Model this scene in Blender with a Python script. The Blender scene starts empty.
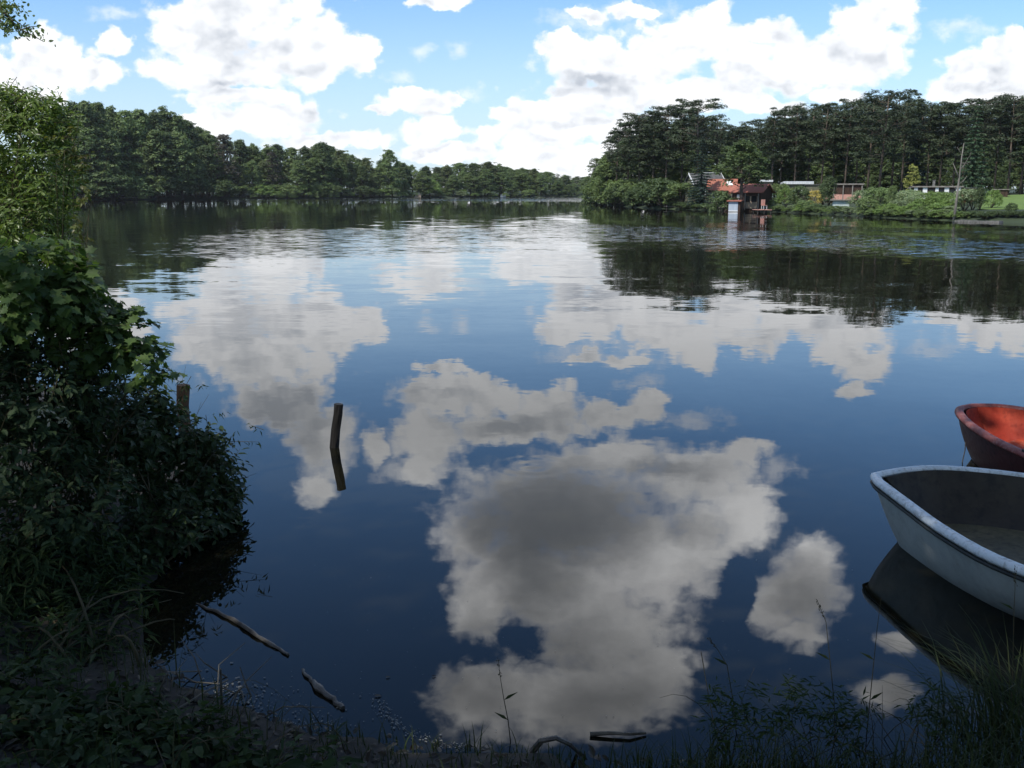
import bpy, math, random
import numpy as np
from mathutils import Vector, Matrix

random.seed(7)
rng = np.random.default_rng(11)
S = bpy.context.scene
COL = S.collection
PI = math.pi

# ------------------------------------------------------------------ camera
HC = 2.0                      # eye height above the water, metres
FPX = 975.0
PITCH = math.atan((384 - 192) / FPX)
cam_d = bpy.data.cameras.new('camera')
cam = bpy.data.objects.new('camera', cam_d)
COL.objects.link(cam)
cam.location = (0, 0, HC)
cam.rotation_euler = (PI / 2 - PITCH, 0, 0)
cam_d.sensor_fit = 'HORIZONTAL'
cam_d.sensor_width = 36.0
cam_d.lens = 36.0 * FPX / 1024.0
cam_d.clip_start = 0.05
cam_d.clip_end = 12000
S.camera = cam
CP, SP = math.cos(PITCH), math.sin(PITCH)


def ray(px, py):
    X = (px - 512) / FPX
    Y = (384 - py) / FPX
    return X, CP + Y * SP, -SP + Y * CP


def onz(px, py, z=0.0):
    x, y, d = ray(px, py)
    t = (z - HC) / d
    return Vector((x * t, y * t, z))


def at(px, py, D):
    x, y, d = ray(px, py)
    t = D / y
    return Vector((x * t, D, HC + d * t))


# ------------------------------------------------------------------ light
SUN_EL = math.radians(54)
SUN_DIR2 = Vector((-0.68, -0.73)).normalized()      # where the sun stands (over the left shoulder)
sun_d = bpy.data.lights.new('sun', 'SUN')
sun_d.energy = 4.8
sun_d.angle = math.radians(0.5)
sun_d.color = (1.0, 0.955, 0.88)
sun = bpy.data.objects.new('sun', sun_d)
COL.objects.link(sun)
sdir = Vector((SUN_DIR2.x * math.cos(SUN_EL), SUN_DIR2.y * math.cos(SUN_EL), math.sin(SUN_EL)))
sun.rotation_euler = (-sdir).to_track_quat('-Z', 'Y').to_euler()
sun.location = (-20, -15, 40)

S.view_settings.view_transform = 'Standard'
S.view_settings.look = 'None'
S.view_settings.gamma = 1.0
S.view_settings.use_curve_mapping = False
S.view_settings.exposure = 0.0
cy = S.cycles
cy.max_bounces = 6
cy.diffuse_bounces = 2
cy.glossy_bounces = 4
cy.transmission_bounces = 3
cy.transparent_max_bounces = 4
cy.caustics_reflective = False
cy.caustics_refractive = False
cy.use_denoising = True
cy.denoiser = 'OPENIMAGEDENOISE'
cy.denoising_input_passes = 'RGB_ALBEDO_NORMAL'
cy.sample_clamp_indirect = 6.0


class NT:
    """tiny helper round a node tree"""

    def __init__(s, nt):
        s.nt = nt
        s.n = nt.nodes
        s.l = nt.links

    def new(s, t, **kw):
        n = s.n.new(t)
        for k, v in kw.items():
            setattr(n, k, v)
        return n

    def put(s, sock, v):
        if isinstance(v, bpy.types.NodeSocket):
            s.l.new(v, sock)
        elif v is not None:
            sock.default_value = v

    def m(s, op, a, b=None, c=None, clamp=False):
        n = s.n.new('ShaderNodeMath')
        n.operation = op
        n.use_clamp = clamp
        s.put(n.inputs[0], a)
        s.put(n.inputs[1], b)
        s.put(n.inputs[2], c)
        return n.outputs[0]

    def v(s, op, a, b=None, c=None, out=0):
        n = s.n.new('ShaderNodeVectorMath')
        n.operation = op
        s.put(n.inputs[0], a)
        s.put(n.inputs[1], b)
        s.put(n.inputs[2], c)
        return n.outputs['Value'] if op in ('LENGTH', 'DOT_PRODUCT') else n.outputs[0]

    def mix(s, f, a, b):
        n = s.n.new('ShaderNodeMix')
        n.data_type = 'RGBA'
        s.put(n.inputs[0], f)
        s.put(n.inputs[6], a)
        s.put(n.inputs[7], b)
        return n.outputs[2]

    def step(s, x, a, b):
        n = s.n.new('ShaderNodeMapRange')
        n.interpolation_type = 'SMOOTHSTEP'
        s.put(n.inputs[0], x)
        s.put(n.inputs[1], a)
        s.put(n.inputs[2], b)
        return n.outputs[0]

    def noise(s, vec, scale, detail=4, rough=0.5, dist=0.0, color=False):
        n = s.n.new('ShaderNodeTexNoise')
        s.put(n.inputs['Vector'], vec)
        n.inputs['Scale'].default_value = scale
        n.inputs['Detail'].default_value = detail
        n.inputs['Roughness'].default_value = rough
        n.inputs['Distortion'].default_value = dist
        return n.outputs['Color' if color else 'Fac']

    def xyz(s, x, y, z=0.0):
        n = s.n.new('ShaderNodeCombineXYZ')
        s.put(n.inputs[0], x)
        s.put(n.inputs[1], y)
        s.put(n.inputs[2], z)
        return n.outputs[0]

    def sep(s, v):
        n = s.n.new('ShaderNodeSeparateXYZ')
        s.l.new(v, n.inputs[0])
        return n.outputs

    def ramp(s, f, stops):
        n = s.n.new('ShaderNodeValToRGB')
        s.put(n.inputs[0], f)
        e = n.color_ramp.elements
        while len(e) < len(stops):
            e.new(0.5)
        for el, (p, c) in zip(e, stops):
            el.position = p
            el.color = (c[0], c[1], c[2], 1)
        return n.outputs[0]


# ------------------------------------------------------------------ sky with cumulus clouds
# clouds are laid out by the direction they stand in: u = x/y, v = z/y looking over the lake
def duv(px, py):
    x, y, d = ray(px, py)
    return x / y, d / y


def blob(px, py, rx, ry):
    u, v = duv(px, py)
    u2, _ = duv(px + rx, py)
    _, v2 = duv(px, py - ry)
    return (u, abs(v) if py > 192 else v, abs(u2 - u), abs(v2 - v))


CLOUDS = [  # low clouds over the shores (in the angles a level view sees them)
    (190, 32, 48, 38), (240, 14, 88, 44), (300, 50, 70, 36), (350, 52, 30, 24), (230, 68, 88, 24), (162, 72, 22, 17),
    (236, 96, 60, 12), (275, 118, 60, 20), (220, 122, 60, 17), (310, 112, 18, 10),
    (48, 62, 50, 36), (80, 74, 34, 22), (114, 42, 22, 16), (8, 78, 40, 26), (104, 72, 18, 15), (20, 100, 60, 16),
    (420, 103, 36, 18), (385, 113, 14, 6), (432, 134, 36, 15), (455, 100, 14, 8),
    (438, 1, 30, 8),
    (596, 62, 58, 32), (562, 42, 28, 16), (692, 42, 54, 38), (712, 14, 26, 18), (655, 62, 55, 28), (742, 62, 44, 34), (790, 62, 48, 34),
    (868, 44, 50, 40), (882, 14, 36, 28), (832, 62, 48, 32), (632, 10, 24, 9), (588, 14, 26, 9), (762, 32, 34, 16),
    (612, 98, 90, 18), (556, 112, 62, 18), (538, 136, 60, 17), (600, 128, 80, 22), (700, 96, 90, 18), (836, 92, 34, 12), (510, 112, 22, 10),
    (560, 160, 100, 18), (450, 152, 70, 10), (520, 180, 130, 12), (330, 140, 70, 10), (760, 105, 60, 12), (640, 150, 60, 30),
    (988, 72, 52, 26), (1012, 46, 30, 20), (962, 84, 34, 14), (1075, 60, 60, 40), (980, 96, 60, 10),
]
CLOUDS_HIGH = [  # clouds above the picture, seen mirrored in the water
    (280, 405, 54, 24), (322, 440, 40, 40), (318, 484, 22, 18),
    (440, 398, 52, 24), (428, 440, 42, 40), (420, 474, 26, 16), (486, 396, 40, 22), (545, 408, 46, 28), (612, 416, 42, 18), (646, 408, 24, 20),
    (520, 428, 80, 18), (375, 446, 12, 24),
    (560, 512, 120, 62), (470, 536, 42, 30), (690, 478, 74, 32), (738, 512, 42, 42), (640, 560, 90, 60), (482, 596, 36, 50),
    (520, 575, 62, 60), (570, 600, 90, 60), (700, 545, 40, 56), (600, 690, 96, 46),
    (610, 636, 90, 56), (548, 704, 118, 44), (652, 668, 50, 44), (484, 706, 56, 42), (615, 458, 90, 20), (748, 452, 26, 18),
    (806, 584, 42, 50), (776, 602, 30, 36), (816, 552, 26, 24), (800, 628, 34, 18),
    (886, 692, 34, 20), (905, 640, 22, 14), (853, 392, 20, 10),
]
HOLES = [(524, 636, 24, 18), (738, 600, 16, 44)]
FAINT = [(461, 46, 16, 12), (424, 50, 15, 12), (402, 78, 20, 9), (468, 96, 20, 10), (590, 20, 60, 16), (650, 30, 40, 16), (620, 360, 60, 14), (700, 420, 40, 14), (640, 385, 30, 8), (120, 12, 40, 12), (330, 160, 80, 14), (960, 30, 40, 12), (395, 470, 30, 20), (780, 470, 30, 18)]
GREYS = [  # shaded undersides
    (238, 48, 62, 15, .5), (300, 66, 50, 10, .4), (220, 84, 70, 7, .45), (590, 80, 62, 12, .75), (555, 88, 40, 8, .6), (700, 78, 60, 12, .4), (640, 112, 60, 9, .4),
    (780, 84, 60, 9, .45), (870, 78, 50, 10, .4), (420, 119, 40, 5, .6), (985, 90, 50, 7, .4), (50, 78, 40, 10, .35), (265, 106, 70, 6, .45), (560, 124, 60, 6, .4), (435, 148, 40, 5, .4),
    (285, 408, 64, 24, .85), (300, 440, 30, 24, .45), (555, 520, 92, 56, 1.6), (535, 575, 60, 50, .8), (560, 640, 100, 40, .4), (590, 700, 140, 40, .26), (520, 424, 90, 14, .55),
    (690, 530, 40, 16, .3), (800, 580, 44, 44, .55), (890, 680, 50, 40, .6), (660, 470, 70, 10, .5), (480, 700, 60, 30, .5), (430, 400, 50, 10, .4),
]


def build_world():
    w = bpy.data.worlds.new('World')
    S.world = w
    w.use_nodes = True
    t = NT(w.node_tree)
    t.n.clear()
    out = t.new('ShaderNodeOutputWorld')
    bg = t.new('ShaderNodeBackground')
    bg.inputs['Strength'].default_value = 0.1
    t.l.new(bg.outputs[0], out.inputs[0])
    sky = t.new('ShaderNodeTexSky', sky_type='NISHITA')
    sky.sun_disc = False
    sky.sun_elevation = SUN_EL
    sky.sun_rotation = math.atan2(SUN_DIR2.x, SUN_DIR2.y)
    sky.altitude = 50
    sky.air_density = 1.0
    sky.dust_density = 0.5
    sky.ozone_density = 2.0
    tc = t.new('ShaderNodeTexCoord')
    d = tc.outputs['Generated']
    X, Y, Z = t.sep(d)
    ys = t.m('MAXIMUM', Y, 0.12)
    u = t.m('DIVIDE', X, ys)
    v = t.m('DIVIDE', Z, ys)
    uv = t.xyz(u, v)
    # billowing edges: warp the layout with noise
    vs = t.v('MULTIPLY', uv, (1.0, 1.25, 1.0))
    w1 = t.v('SUBTRACT', t.noise(vs, 16, 2, .5, color=True), (.5, .5, .5))
    w2 = t.v('SUBTRACT', t.noise(vs, 55, 5, .62, color=True), (.5, .5, .5))
    uw = t.v('MULTIPLY_ADD', w1, (.034, .026, 0), uv)
    uw = t.v('MULTIPLY_ADD', w2, (.020, .017, 0), uw)
    flat = t.v('MULTIPLY', uw, (1, 1, 0))

    def field(lst, sm, src=flat):
        acc = None
        for b in lst:
            cu, cv, ru, rv = blob(*b[:4])
            q = t.v('MULTIPLY_ADD', src, (1 / ru, 1 / rv, 0), (-cu / ru, -cv / rv, 0))
            L = t.v('LENGTH', q)
            if acc is None:
                acc = L
            elif sm > 0:
                acc = t.m('SMOOTH_MIN', acc, L, sm)
            else:
                acc = t.m('MINIMUM', acc, L)
        return acc

    base = field(CLOUDS + CLOUDS_HIGH, 0.14)
    hole = field(HOLES, 0)
    base = t.m('ADD', base, t.m('MULTIPLY', t.m('SUBTRACT', 1.15, hole, clamp=True), 0.9))
    fb = t.noise(vs, 42, 7, .6)
    f = t.m('SUBTRACT', 1.0, base)
    f = t.m('MULTIPLY_ADD', t.m('SUBTRACT', fb, .5), .80, f)
    vw = t.v('MULTIPLY_ADD', w2, (.02, .02, 0), vs)
    puff = None
    for sc_, am_ in ((26, .60), (62, .40)):      # rounded heads of cumulus
        vo = t.new('ShaderNodeTexVoronoi', feature='SMOOTH_F1', voronoi_dimensions='2D')
        t.put(vo.inputs['Vector'], vw)
        vo.inputs['Scale'].default_value = sc_
        vo.inputs['Smoothness'].default_value = .35
        q_ = t.m('MULTIPLY', t.m('SUBTRACT', .48, vo.outputs['Distance']), am_)
        puff = q_ if puff is None else t.m('ADD', puff, q_)
    f = t.m('ADD', f, t.m('MULTIPLY', puff, t.m('MULTIPLY_ADD', t.step(v, .16, .34), -.35, .85)))
    soft = t.noise(vs, 9, 2, .5)          # some edges crisp, some wispy
    hi = t.step(v, .16, .34)
    dens = t.step(f, t.m('MULTIPLY_ADD', hi, -.10, -.04), t.m('ADD', t.m('MULTIPLY_ADD', soft, .55, .06), t.m('MULTIPLY', hi, .26)))
    fa = t.m('SUBTRACT', 1.0, field(FAINT, 0))
    fa = t.m('MULTIPLY_ADD', t.m('SUBTRACT', fb, .5), 2.2, fa)
    dens = t.m('MAXIMUM', dens, t.m('MULTIPLY', t.step(fa, 0.0, 1.1), .55))
    # the rest of the dome (behind and overhead): loose fair weather cumulus
    dp = t.v('MULTIPLY', d, (1, 1, 1.6))
    g = t.noise(dp, 2.6, 6, .55, .3)
    gd = t.step(g, .50, .62)
    front = t.m('MULTIPLY', t.step(Y, .16, .34), t.m('SUBTRACT', 1.0, t.step(v, .72, .95)))
    dens = t.m('ADD', t.m('MULTIPLY', dens, front), t.m('MULTIPLY', gd, t.m('SUBTRACT', 1.0, front)))
    # shade inside the clouds
    gr = None
    for b in GREYS:
        cu, cv, ru, rv = blob(*b[:4])
        q = t.v('MULTIPLY_ADD', flat, (1 / ru, 1 / rv, 0), (-cu / ru, -cv / rv, 0))
        a = t.m('MULTIPLY', t.step(t.v('LENGTH', q), 1.5, 0.0), b[4])
        gr = a if gr is None else t.m('MAXIMUM', gr, a)
    tex = t.noise(vs, 22, 6, .58)
    shade = t.m('MULTIPLY', gr, t.m('MULTIPLY_ADD', tex, 1.7, .45))
    shade = t.m('ADD', shade, t.m('MULTIPLY', t.step(t.noise(vs, 15, 6, .6), .42, .72), .42))
    thick = t.step(f, 0.05, .6)
    shade = t.m('MULTIPLY_ADD', puff, -.55, shade)
    # lit from above: whatever has more cloud over it is darker
    upv = t.v('ADD', vs, (-.004, .011, 0))
    shade = t.m('MULTIPLY_ADD', t.m('SUBTRACT', t.noise(upv, 42, 2, .5), t.noise(vs, 42, 2, .5)), 1.2, shade)
    upv2 = t.v('ADD', vs, (-.012, .034, 0))
    shade = t.m('MULTIPLY_ADD', t.m('SUBTRACT', t.noise(upv2, 14, 3, .55), t.noise(vs, 14, 3, .55)), 1.6, shade)
    shade = t.m('MULTIPLY', shade, t.m('MULTIPLY_ADD', thick, .8, .2), clamp=True)
    # the high bank of cloud is seen from beneath: broad soft grey with bright rims
    n3 = t.noise(vs, 8, 5, .55)
    sh2 = t.m('MULTIPLY', gr, t.m('MULTIPLY_ADD', t.m('SUBTRACT', n3, .5), 1.2, .92))
    sh2 = t.m('ADD', sh2, t.m('MULTIPLY_ADD', t.m('SUBTRACT', n3, .5), .8, .06))
    sh2 = t.m('MULTIPLY', sh2, t.m('MULTIPLY_ADD', t.step(f, 0.0, .55), .75, .25))
    sh2 = t.m('SUBTRACT', 1.0, t.m('EXPONENT', t.m('MULTIPLY', t.m('MAXIMUM', sh2, 0.0), -2.5)), clamp=True)
    shade = t.m('ADD', t.m('MULTIPLY', sh2, hi), t.m('MULTIPLY', shade, t.m('SUBTRACT', 1.0, hi)), clamp=True)
    high = t.step(v, .22, .40)
    high = t.m('MULTIPLY', high, front)
    white = t.mix(high, (11.3, 11.5, 11.8, 1), (32.0, 32.2, 32.6, 1))
    dark = t.mix(high, (5.6, 6.1, 6.9, 1), (5.0, 5.5, 6.2, 1))
    cloud = t.mix(shade, white, dark)
    # paler air towards the horizon
    low = t.step(v, .24, -0.01)
    skyb = t.v('MULTIPLY', sky.outputs[0], (1.12, 1.50, 1.86))      # the camera's blue
    skyc = t.mix(t.m('MULTIPLY', low, .62), skyb, (8.0, 8.9, 10.3, 1))
    colr = t.mix(dens, skyc, cloud)
    t.l.new(colr, bg.inputs['Color'])
    w.cycles.sampling_method = 'MANUAL'
    w.cycles.sample_map_resolution = 512
    return w


build_world()


# ------------------------------------------------------------------ helpers
def tag(o, label=None, cat=None, group=None, kind=None):
    if label:
        o['label'] = label
    if cat:
        o['category'] = cat
    if group:
        o['group'] = group
    if kind:
        o['kind'] = kind
    return o


def thing(name, loc, label, cat, group=None, rz=0.0):
    o = bpy.data.objects.new(name, None)
    o.empty_display_size = 0.2
    COL.objects.link(o)
    o.location = loc
    o.rotation_euler = (0, 0, rz)
    return tag(o, label, cat, group)


def link(name, me, parent=None):
    o = bpy.data.objects.new(name, me)
    COL.objects.link(o)
    if parent is not None:
        o.parent = parent
    return o


def dup(root, loc, rz, sc, label=None, group=None):
    r = root.copy()
    COL.objects.link(r)
    r.location = loc
    r.rotation_euler = (0, 0, rz)
    r.scale = sc
    if label:
        r['label'] = label
    if group:
        r['group'] = group
    for ch in list(root.children):
        c = ch.copy()
        COL.objects.link(c)
        c.parent = r
        for g in list(ch.children):
            k = g.copy()
            COL.objects.link(k)
            k.parent = c
    return r


class MB:
    """collects geometry for ONE mesh object"""

    def __init__(s):
        s.v = []
        s.f = []
        s.n = 0

    def raw(s, verts, faces):
        verts = np.asarray(verts, dtype=float).reshape(-1, 3)
        b = s.n
        s.v.append(verts)
        s.n += len(verts)
        s.f.extend([tuple(int(i) + b for i in q) for q in faces])
        return s

    def box(s, c, size, rz=0.0, taper=1.0, bev=0.0):
        x, y, z = size[0] / 2, size[1] / 2, size[2] / 2
        P = np.array([(-x, -y, -z), (x, -y, -z), (x, y, -z), (-x, y, -z), (-x * taper, -y * taper, z), (x * taper, -y * taper, z), (x * taper, y * taper, z), (-x * taper, y * taper, z)])
        cr, sr = math.cos(rz), math.sin(rz)
        R = np.array([[cr, -sr, 0], [sr, cr, 0], [0, 0, 1]])
        P = P @ R.T + np.array(c)
        return s.raw(P, [(0, 3, 2, 1), (4, 5, 6, 7), (0, 1, 5, 4), (1, 2, 6, 5), (2, 3, 7, 6), (3, 0, 4, 7)])

    def tube(s, pts, rad, sides=6, cap=True, jit=0.0):
        pts = np.asarray([tuple(p) for p in pts], dtype=float)
        n = len(pts)
        if np.isscalar(rad):
            rad = [rad] * n
        tan = np.gradient(pts, axis=0)
        tan /= np.linalg.norm(tan, axis=1)[:, None] + 1e-9
        up = np.array([0.0, 0, 1]) if abs(tan[0][2]) < .9 else np.array([1.0, 0, 0])
        a = np.cross(tan[0], up)
        a /= np.linalg.norm(a) + 1e-9
        V = []
        for i in range(n):
            a = a - tan[i] * np.dot(a, tan[i])
            a /= np.linalg.norm(a) + 1e-9
            b = np.cross(tan[i], a)
            for k in range(sides):
                th = 2 * PI * k / sides
                r = rad[i] * (1 + (random.uniform(-jit, jit) if jit else 0))
                V.append(pts[i] + r * (math.cos(th) * a + math.sin(th) * b))
        F = []
        for i in range(n - 1):
            for k in range(sides):
                k2 = (k + 1) % sides
                F.append((i * sides + k, i * sides + k2, (i + 1) * sides + k2, (i + 1) * sides + k))
        if cap:
            F.append(tuple(range(sides))[::-1])
            F.append(tuple((n - 1) * sides + k for k in range(sides)))
        return s.raw(V, F)

    def leaves(s, o, a, nrm, size, tpl):
        """many copies of a leaf outline: o origins, a stalk-to-tip axes, nrm face normals"""
        tv, tf = tpl
        N = len(o)
        a = a / (np.linalg.norm(a, axis=1)[:, None] + 1e-9)
        b = np.cross(nrm, a)
        b /= np.linalg.norm(b, axis=1)[:, None] + 1e-9
        c = np.cross(a, b)
        size = np.broadcast_to(np.asarray(size, dtype=float), (N,))
        V = (o[:, None, :] + size[:, None, None] * (tv[None, :, 0:1] * a[:, None, :] + tv[None, :, 1:2] * b[:, None, :] + tv[None, :, 2:3] * c[:, None, :]))
        k = len(tv)
        base = s.n
        s.v.append(V.reshape(-1, 3))
        s.n += N * k
        for i in range(N):
            off = base + i * k
            for q in tf:
                s.f.append(tuple(j + off for j in q))
        return s

    def mesh(s, name, mat, smooth=False):
        me = bpy.data.meshes.new(name)
        V = np.concatenate(s.v) if s.v else np.zeros((0, 3))
        me.from_pydata(V.tolist(), [], s.f)
        if mat:
            me.materials.append(mat)
        if smooth:
            me.polygons.foreach_set('use_smooth', [True] * len(me.polygons))
        me.update()
        return me

    def build(s, name, mat, parent=None, smooth=False):
        return link(name, s.mesh(name, mat, smooth), parent)


T_RHOMB = (np.array([(-.5, 0, 0), (0, -.32, .05), (.5, 0, -.06), (0, .32, .05)]), [(0, 1, 2, 3)])
T_NEEDLE = (np.array([(-.5, -.06, 0), (-.05, -.16, .03), (.5, 0, -.05), (0, .16, .03)]), [(0, 1, 2, 3)])
T_OVATE = (np.array([(0, 0, 0), (.28, -.23, .07), (.68, -.20, .05), (1, 0, -.10), (.68, .20, .05), (.28, .23, .07), (.5, 0, 0)]), [(0, 1, 2, 6), (6, 2, 3), (0, 6, 4, 5), (6, 3, 4)])
T_SLIM = (np.array([(0, 0, 0), (.3, -.14, .05), (.7, -.11, .03), (1, 0, -.12), (.7, .11, .03), (.3, .14, .05), (.5, 0, 0)]), [(0, 1, 2, 6), (6, 2, 3), (0, 6, 4, 5), (6, 3, 4)])
T_LANCE = (np.array([(0, 0, 0), (.35, -.10, .03), (1, 0, -.12), (.35, .10, .03)]), [(0, 1, 2), (0, 2, 3)])
_mp = [(0, 0), (.02, -.28), (.30, -.26), (.22, -.52), (.52, -.34), (.62, -.46), (.68, -.18), (1.0, 0), (.68, .18), (.62, .46), (.52, .34), (.22, .52), (.30, .26), (.02, .28)]
T_MAPLE = (np.array([(x, y, .16 * abs(y) - .10 * x * x) for x, y in _mp] + [(.45, 0, -.02)]),
           [(14, 0, 1, 2), (14, 2, 3, 4), (14, 4, 5, 6), (14, 6, 7), (14, 7, 8), (14, 8, 9, 10), (14, 10, 11, 12), (14, 12, 13, 0)])


def rnd_unit(n):
    v = rng.normal(size=(n, 3))
    return v / np.linalg.norm(v, axis=1)[:, None]


# ------------------------------------------------------------------ materials
def mat_new(name):
    m = bpy.data.materials.new(name)
    m.use_nodes = True
    t = NT(m.node_tree)
    t.n.clear()
    out = t.new('ShaderNodeOutputMaterial')
    return m, t, out


def leaf_mat(name, cols, trans=.30, rough=.5, spec=.25, vary=.35, sat=.78):
    m, t, out = mat_new(name)
    cols = [tuple(sat * a + (1 - sat) * (.3 * q[0] + .6 * q[1] + .1 * q[2]) for a in q) for q in cols]
    geo = t.new('ShaderNodeNewGeometry')
    oi = t.new('ShaderNodeObjectInfo')
    n = len(cols)
    c = t.ramp(geo.outputs['Random Per Island'], [(i / (n - 1), cols[i]) for i in range(n)])
    tc = t.new('ShaderNodeTexCoord')
    nz = t.noise(tc.outputs['Object'], .35, 2)
    k = t.m('MULTIPLY_ADD', oi.outputs['Random'], vary, 1 - vary / 2)
    k = t.m('MULTIPLY', k, t.m('MULTIPLY_ADD', nz, .6, .7))
    c = t.v('SCALE', c, None)
    t.put(c.node.inputs['Scale'], k)
    p = t.new('ShaderNodeBsdfPrincipled')
    t.l.new(c, p.inputs['Base Color'])
    p.inputs['Roughness'].default_value = rough
    p.inputs['Specular IOR Level'].default_value = spec
    tr = t.new('ShaderNodeBsdfTranslucent')
    tcol = t.v('MULTIPLY', c, (1.35, 1.4, .7))
    t.l.new(tcol, tr.inputs['Color'])
    mx = t.new('ShaderNodeMixShader')
    mx.inputs[0].default_value = trans
    t.l.new(p.outputs[0], mx.inputs[1])
    t.l.new(tr.outputs[0], mx.inputs[2])
    t.l.new(mx.outputs[0], out.inputs[0])
    return m


def surf_mat(name, c1, c2, scale=3.0, rough=.8, spec=.3, stretch=(1, 1, 1), bump=0.0, detail=5, c3=None, lo=.35, hi=.65, metal=0.0):
    m, t, out = mat_new(name)
    tc = t.new('ShaderNodeTexCoord')
    vec = t.v('MULTIPLY', tc.outputs['Object'], stretch)
    nz = t.noise(vec, scale, detail, .6)
    stops = [(lo, c1), (hi, c2)]
    if c3:
        stops.append((min(.95, hi + .15), c3))
    c = t.ramp(nz, stops)
    p = t.new('ShaderNodeBsdfPrincipled')
    t.l.new(c, p.inputs['Base Color'])
    t.put(p.inputs['Roughness'], rough)
    p.inputs['Specular IOR Level'].default_value = spec
    p.inputs['Metallic'].default_value = metal
    if bump:
        b = t.new('ShaderNodeBump')
        b.inputs['Strength'].default_value = 1.0
        b.inputs['Distance'].default_value = bump
        t.l.new(nz, b.inputs['Height'])
        t.l.new(b.outputs[0], p.inputs['Normal'])
    t.l.new(p.outputs[0], out.inputs[0])
    return m


M = {}
M['oak'] = leaf_mat('oak_leaves', [(0.079, 0.129, 0.033), (0.120, 0.184, 0.040), (0.164, 0.228, 0.055)])
M['ash'] = leaf_mat('ash_leaves', [(0.079, 0.138, 0.033), (0.124, 0.194, 0.045), (0.166, 0.235, 0.059)])
M['darkleaf'] = leaf_mat('dark_leaves', [(0.049, 0.086, 0.026), (0.073, 0.120, 0.033), (0.111, 0.162, 0.043)])
M['willow'] = leaf_mat('willow_leaves', [(0.124, 0.180, 0.040), (0.175, 0.243, 0.057), (0.217, 0.278, 0.075)])
M['pine'] = leaf_mat('pine_needles', [(0.028, 0.047, 0.020), (0.044, 0.068, 0.027), (0.068, 0.092, 0.037)], trans=.12)
M['spruce'] = leaf_mat('spruce_needles', [(0.021, 0.045, 0.033), (0.033, 0.066, 0.045), (0.051, 0.090, 0.060)], trans=.10)
M['lightspruce'] = leaf_mat('light_spruce_needles', [(0.039, 0.090, 0.036), (0.057, 0.120, 0.048), (0.075, 0.147, 0.060)], trans=.15)
M['lime'] = leaf_mat('bright_leaves', [(0.103, 0.189, 0.026), (0.156, 0.252, 0.036), (0.199, 0.301, 0.054)], trans=.4)
M['limetree'] = leaf_mat('light_green_leaves', [(.060, .105, .024), (.085, .135, .032), (.105, .160, .045)], trans=.35)
M['farleaf'] = leaf_mat('sunlit_far_leaves', [(0.083, 0.116, 0.036), (0.110, 0.147, 0.046), (0.143, 0.173, 0.060)], trans=.38)
M['yellow'] = leaf_mat('yellow_leaves', [(.20, .24, .03), (.30, .32, .04), (.36, .36, .06)], trans=.4)
M['blossom'] = leaf_mat('yellow_blossom', [(.45, .34, .02), (.60, .46, .03)], trans=.2)
M['palegreen'] = leaf_mat('pale_green_leaves', [(0.115, 0.187, 0.066), (0.187, 0.259, 0.106), (0.346, 0.403, 0.211)], trans=.3)
M['brownleaf'] = leaf_mat('brown_leaves', [(0.056, 0.048, 0.036), (0.077, 0.064, 0.048), (0.084, 0.087, 0.050)])
M['bark'] = surf_mat('grey_bark', (.045, .036, .028), (.115, .095, .075), 5, .9, .2, (1, 1, .25), .02)
M['pinebark'] = surf_mat('pine_bark', (.060, .046, .036), (.155, .120, .092), 4, .9, .2, (1, 1, .3), .02)
M['deadwood'] = surf_mat('bleached_dead_wood', (.11, .10, .085), (.25, .23, .20), 6, .9, .2, (1, 1, .2), .01)


# ------------------------------------------------------------------ the lie of the land
def gxy(px, py):
    p = onz(px, py)
    return (p.x, p.y)


SHORE_LEFT = [gxy(75, 200.2), gxy(140, 199.6), gxy(200, 199.2), gxy(300, 198.7), gxy(400, 198.2), gxy(500, 197.6), gxy(592, 197.1)]
SHORE_RIGHT = [gxy(596, 203.5), gxy(606, 205), gxy(620, 206.5), gxy(650, 208.5), gxy(700, 210), gxy(740, 211.3), gxy(770, 212), gxy(800, 213.2), gxy(832, 214.6), gxy(866, 217), gxy(930, 220), gxy(980, 222), gxy(1024, 223.2)]
NEAR = [(22, .5), (10, 1.2), (4.6, 2.05), (3.2, 2.6), (2.4, 2.95), (1.8, 3.08), (1.2, 3.02), (.3, 3.15), (-.3, 3.24), (-.8, 3.36), (-1.25, 3.62), (-1.6, 3.95), (-1.85, 4.5), (-2.0, 5.4), (-2.1, 6.7), (-2.7, 7.8), (-5.2, 10.2), (-11, 19), (-31, 58), (-68, 125), (-106, 205)]
LAKE = NEAR + SHORE_LEFT + [(90, 420), (170, 420), (190, 380), (120, 290), (55, 215), (24, 182)] + SHORE_RIGHT + [(48, 52), (52, 35), (42, 12)]
LAKE = np.array(LAKE)


def signed(P):
    """distance to the shoreline, positive on land"""
    P = np.atleast_2d(np.asarray(P, dtype=float))
    A = LAKE
    B = np.roll(LAKE, -1, axis=0)
    best = np.full(len(P), 1e9)
    inside = np.zeros(len(P), dtype=bool)
    for a, b in zip(A, B):
        ab = b - a
        h = np.clip(((P - a) @ ab) / (ab @ ab), 0, 1)
        dd = np.linalg.norm(P - a - h[:, None] * ab, axis=1)
        best = np.minimum(best, dd)
        cond = ((a[1] > P[:, 1]) != (b[1] > P[:, 1]))
        with np.errstate(divide='ignore', invalid='ignore'):
            xi = a[0] + (P[:, 1] - a[1]) / (b[1] - a[1]) * (b[0] - a[0])
        inside ^= cond & (P[:, 0] < xi)
    return np.where(inside, -best, best)


def bumps(x, y):
    return (np.sin(x * 2.1 + 1.3 * np.sin(y * 1.7)) * np.sin(y * 2.6 + .7 * np.sin(x * 3.1))) * .5 + .5 * np.sin(x * 5.3 + y * 1.9) * np.sin(y * 6.1 - x * 1.2)


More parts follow.
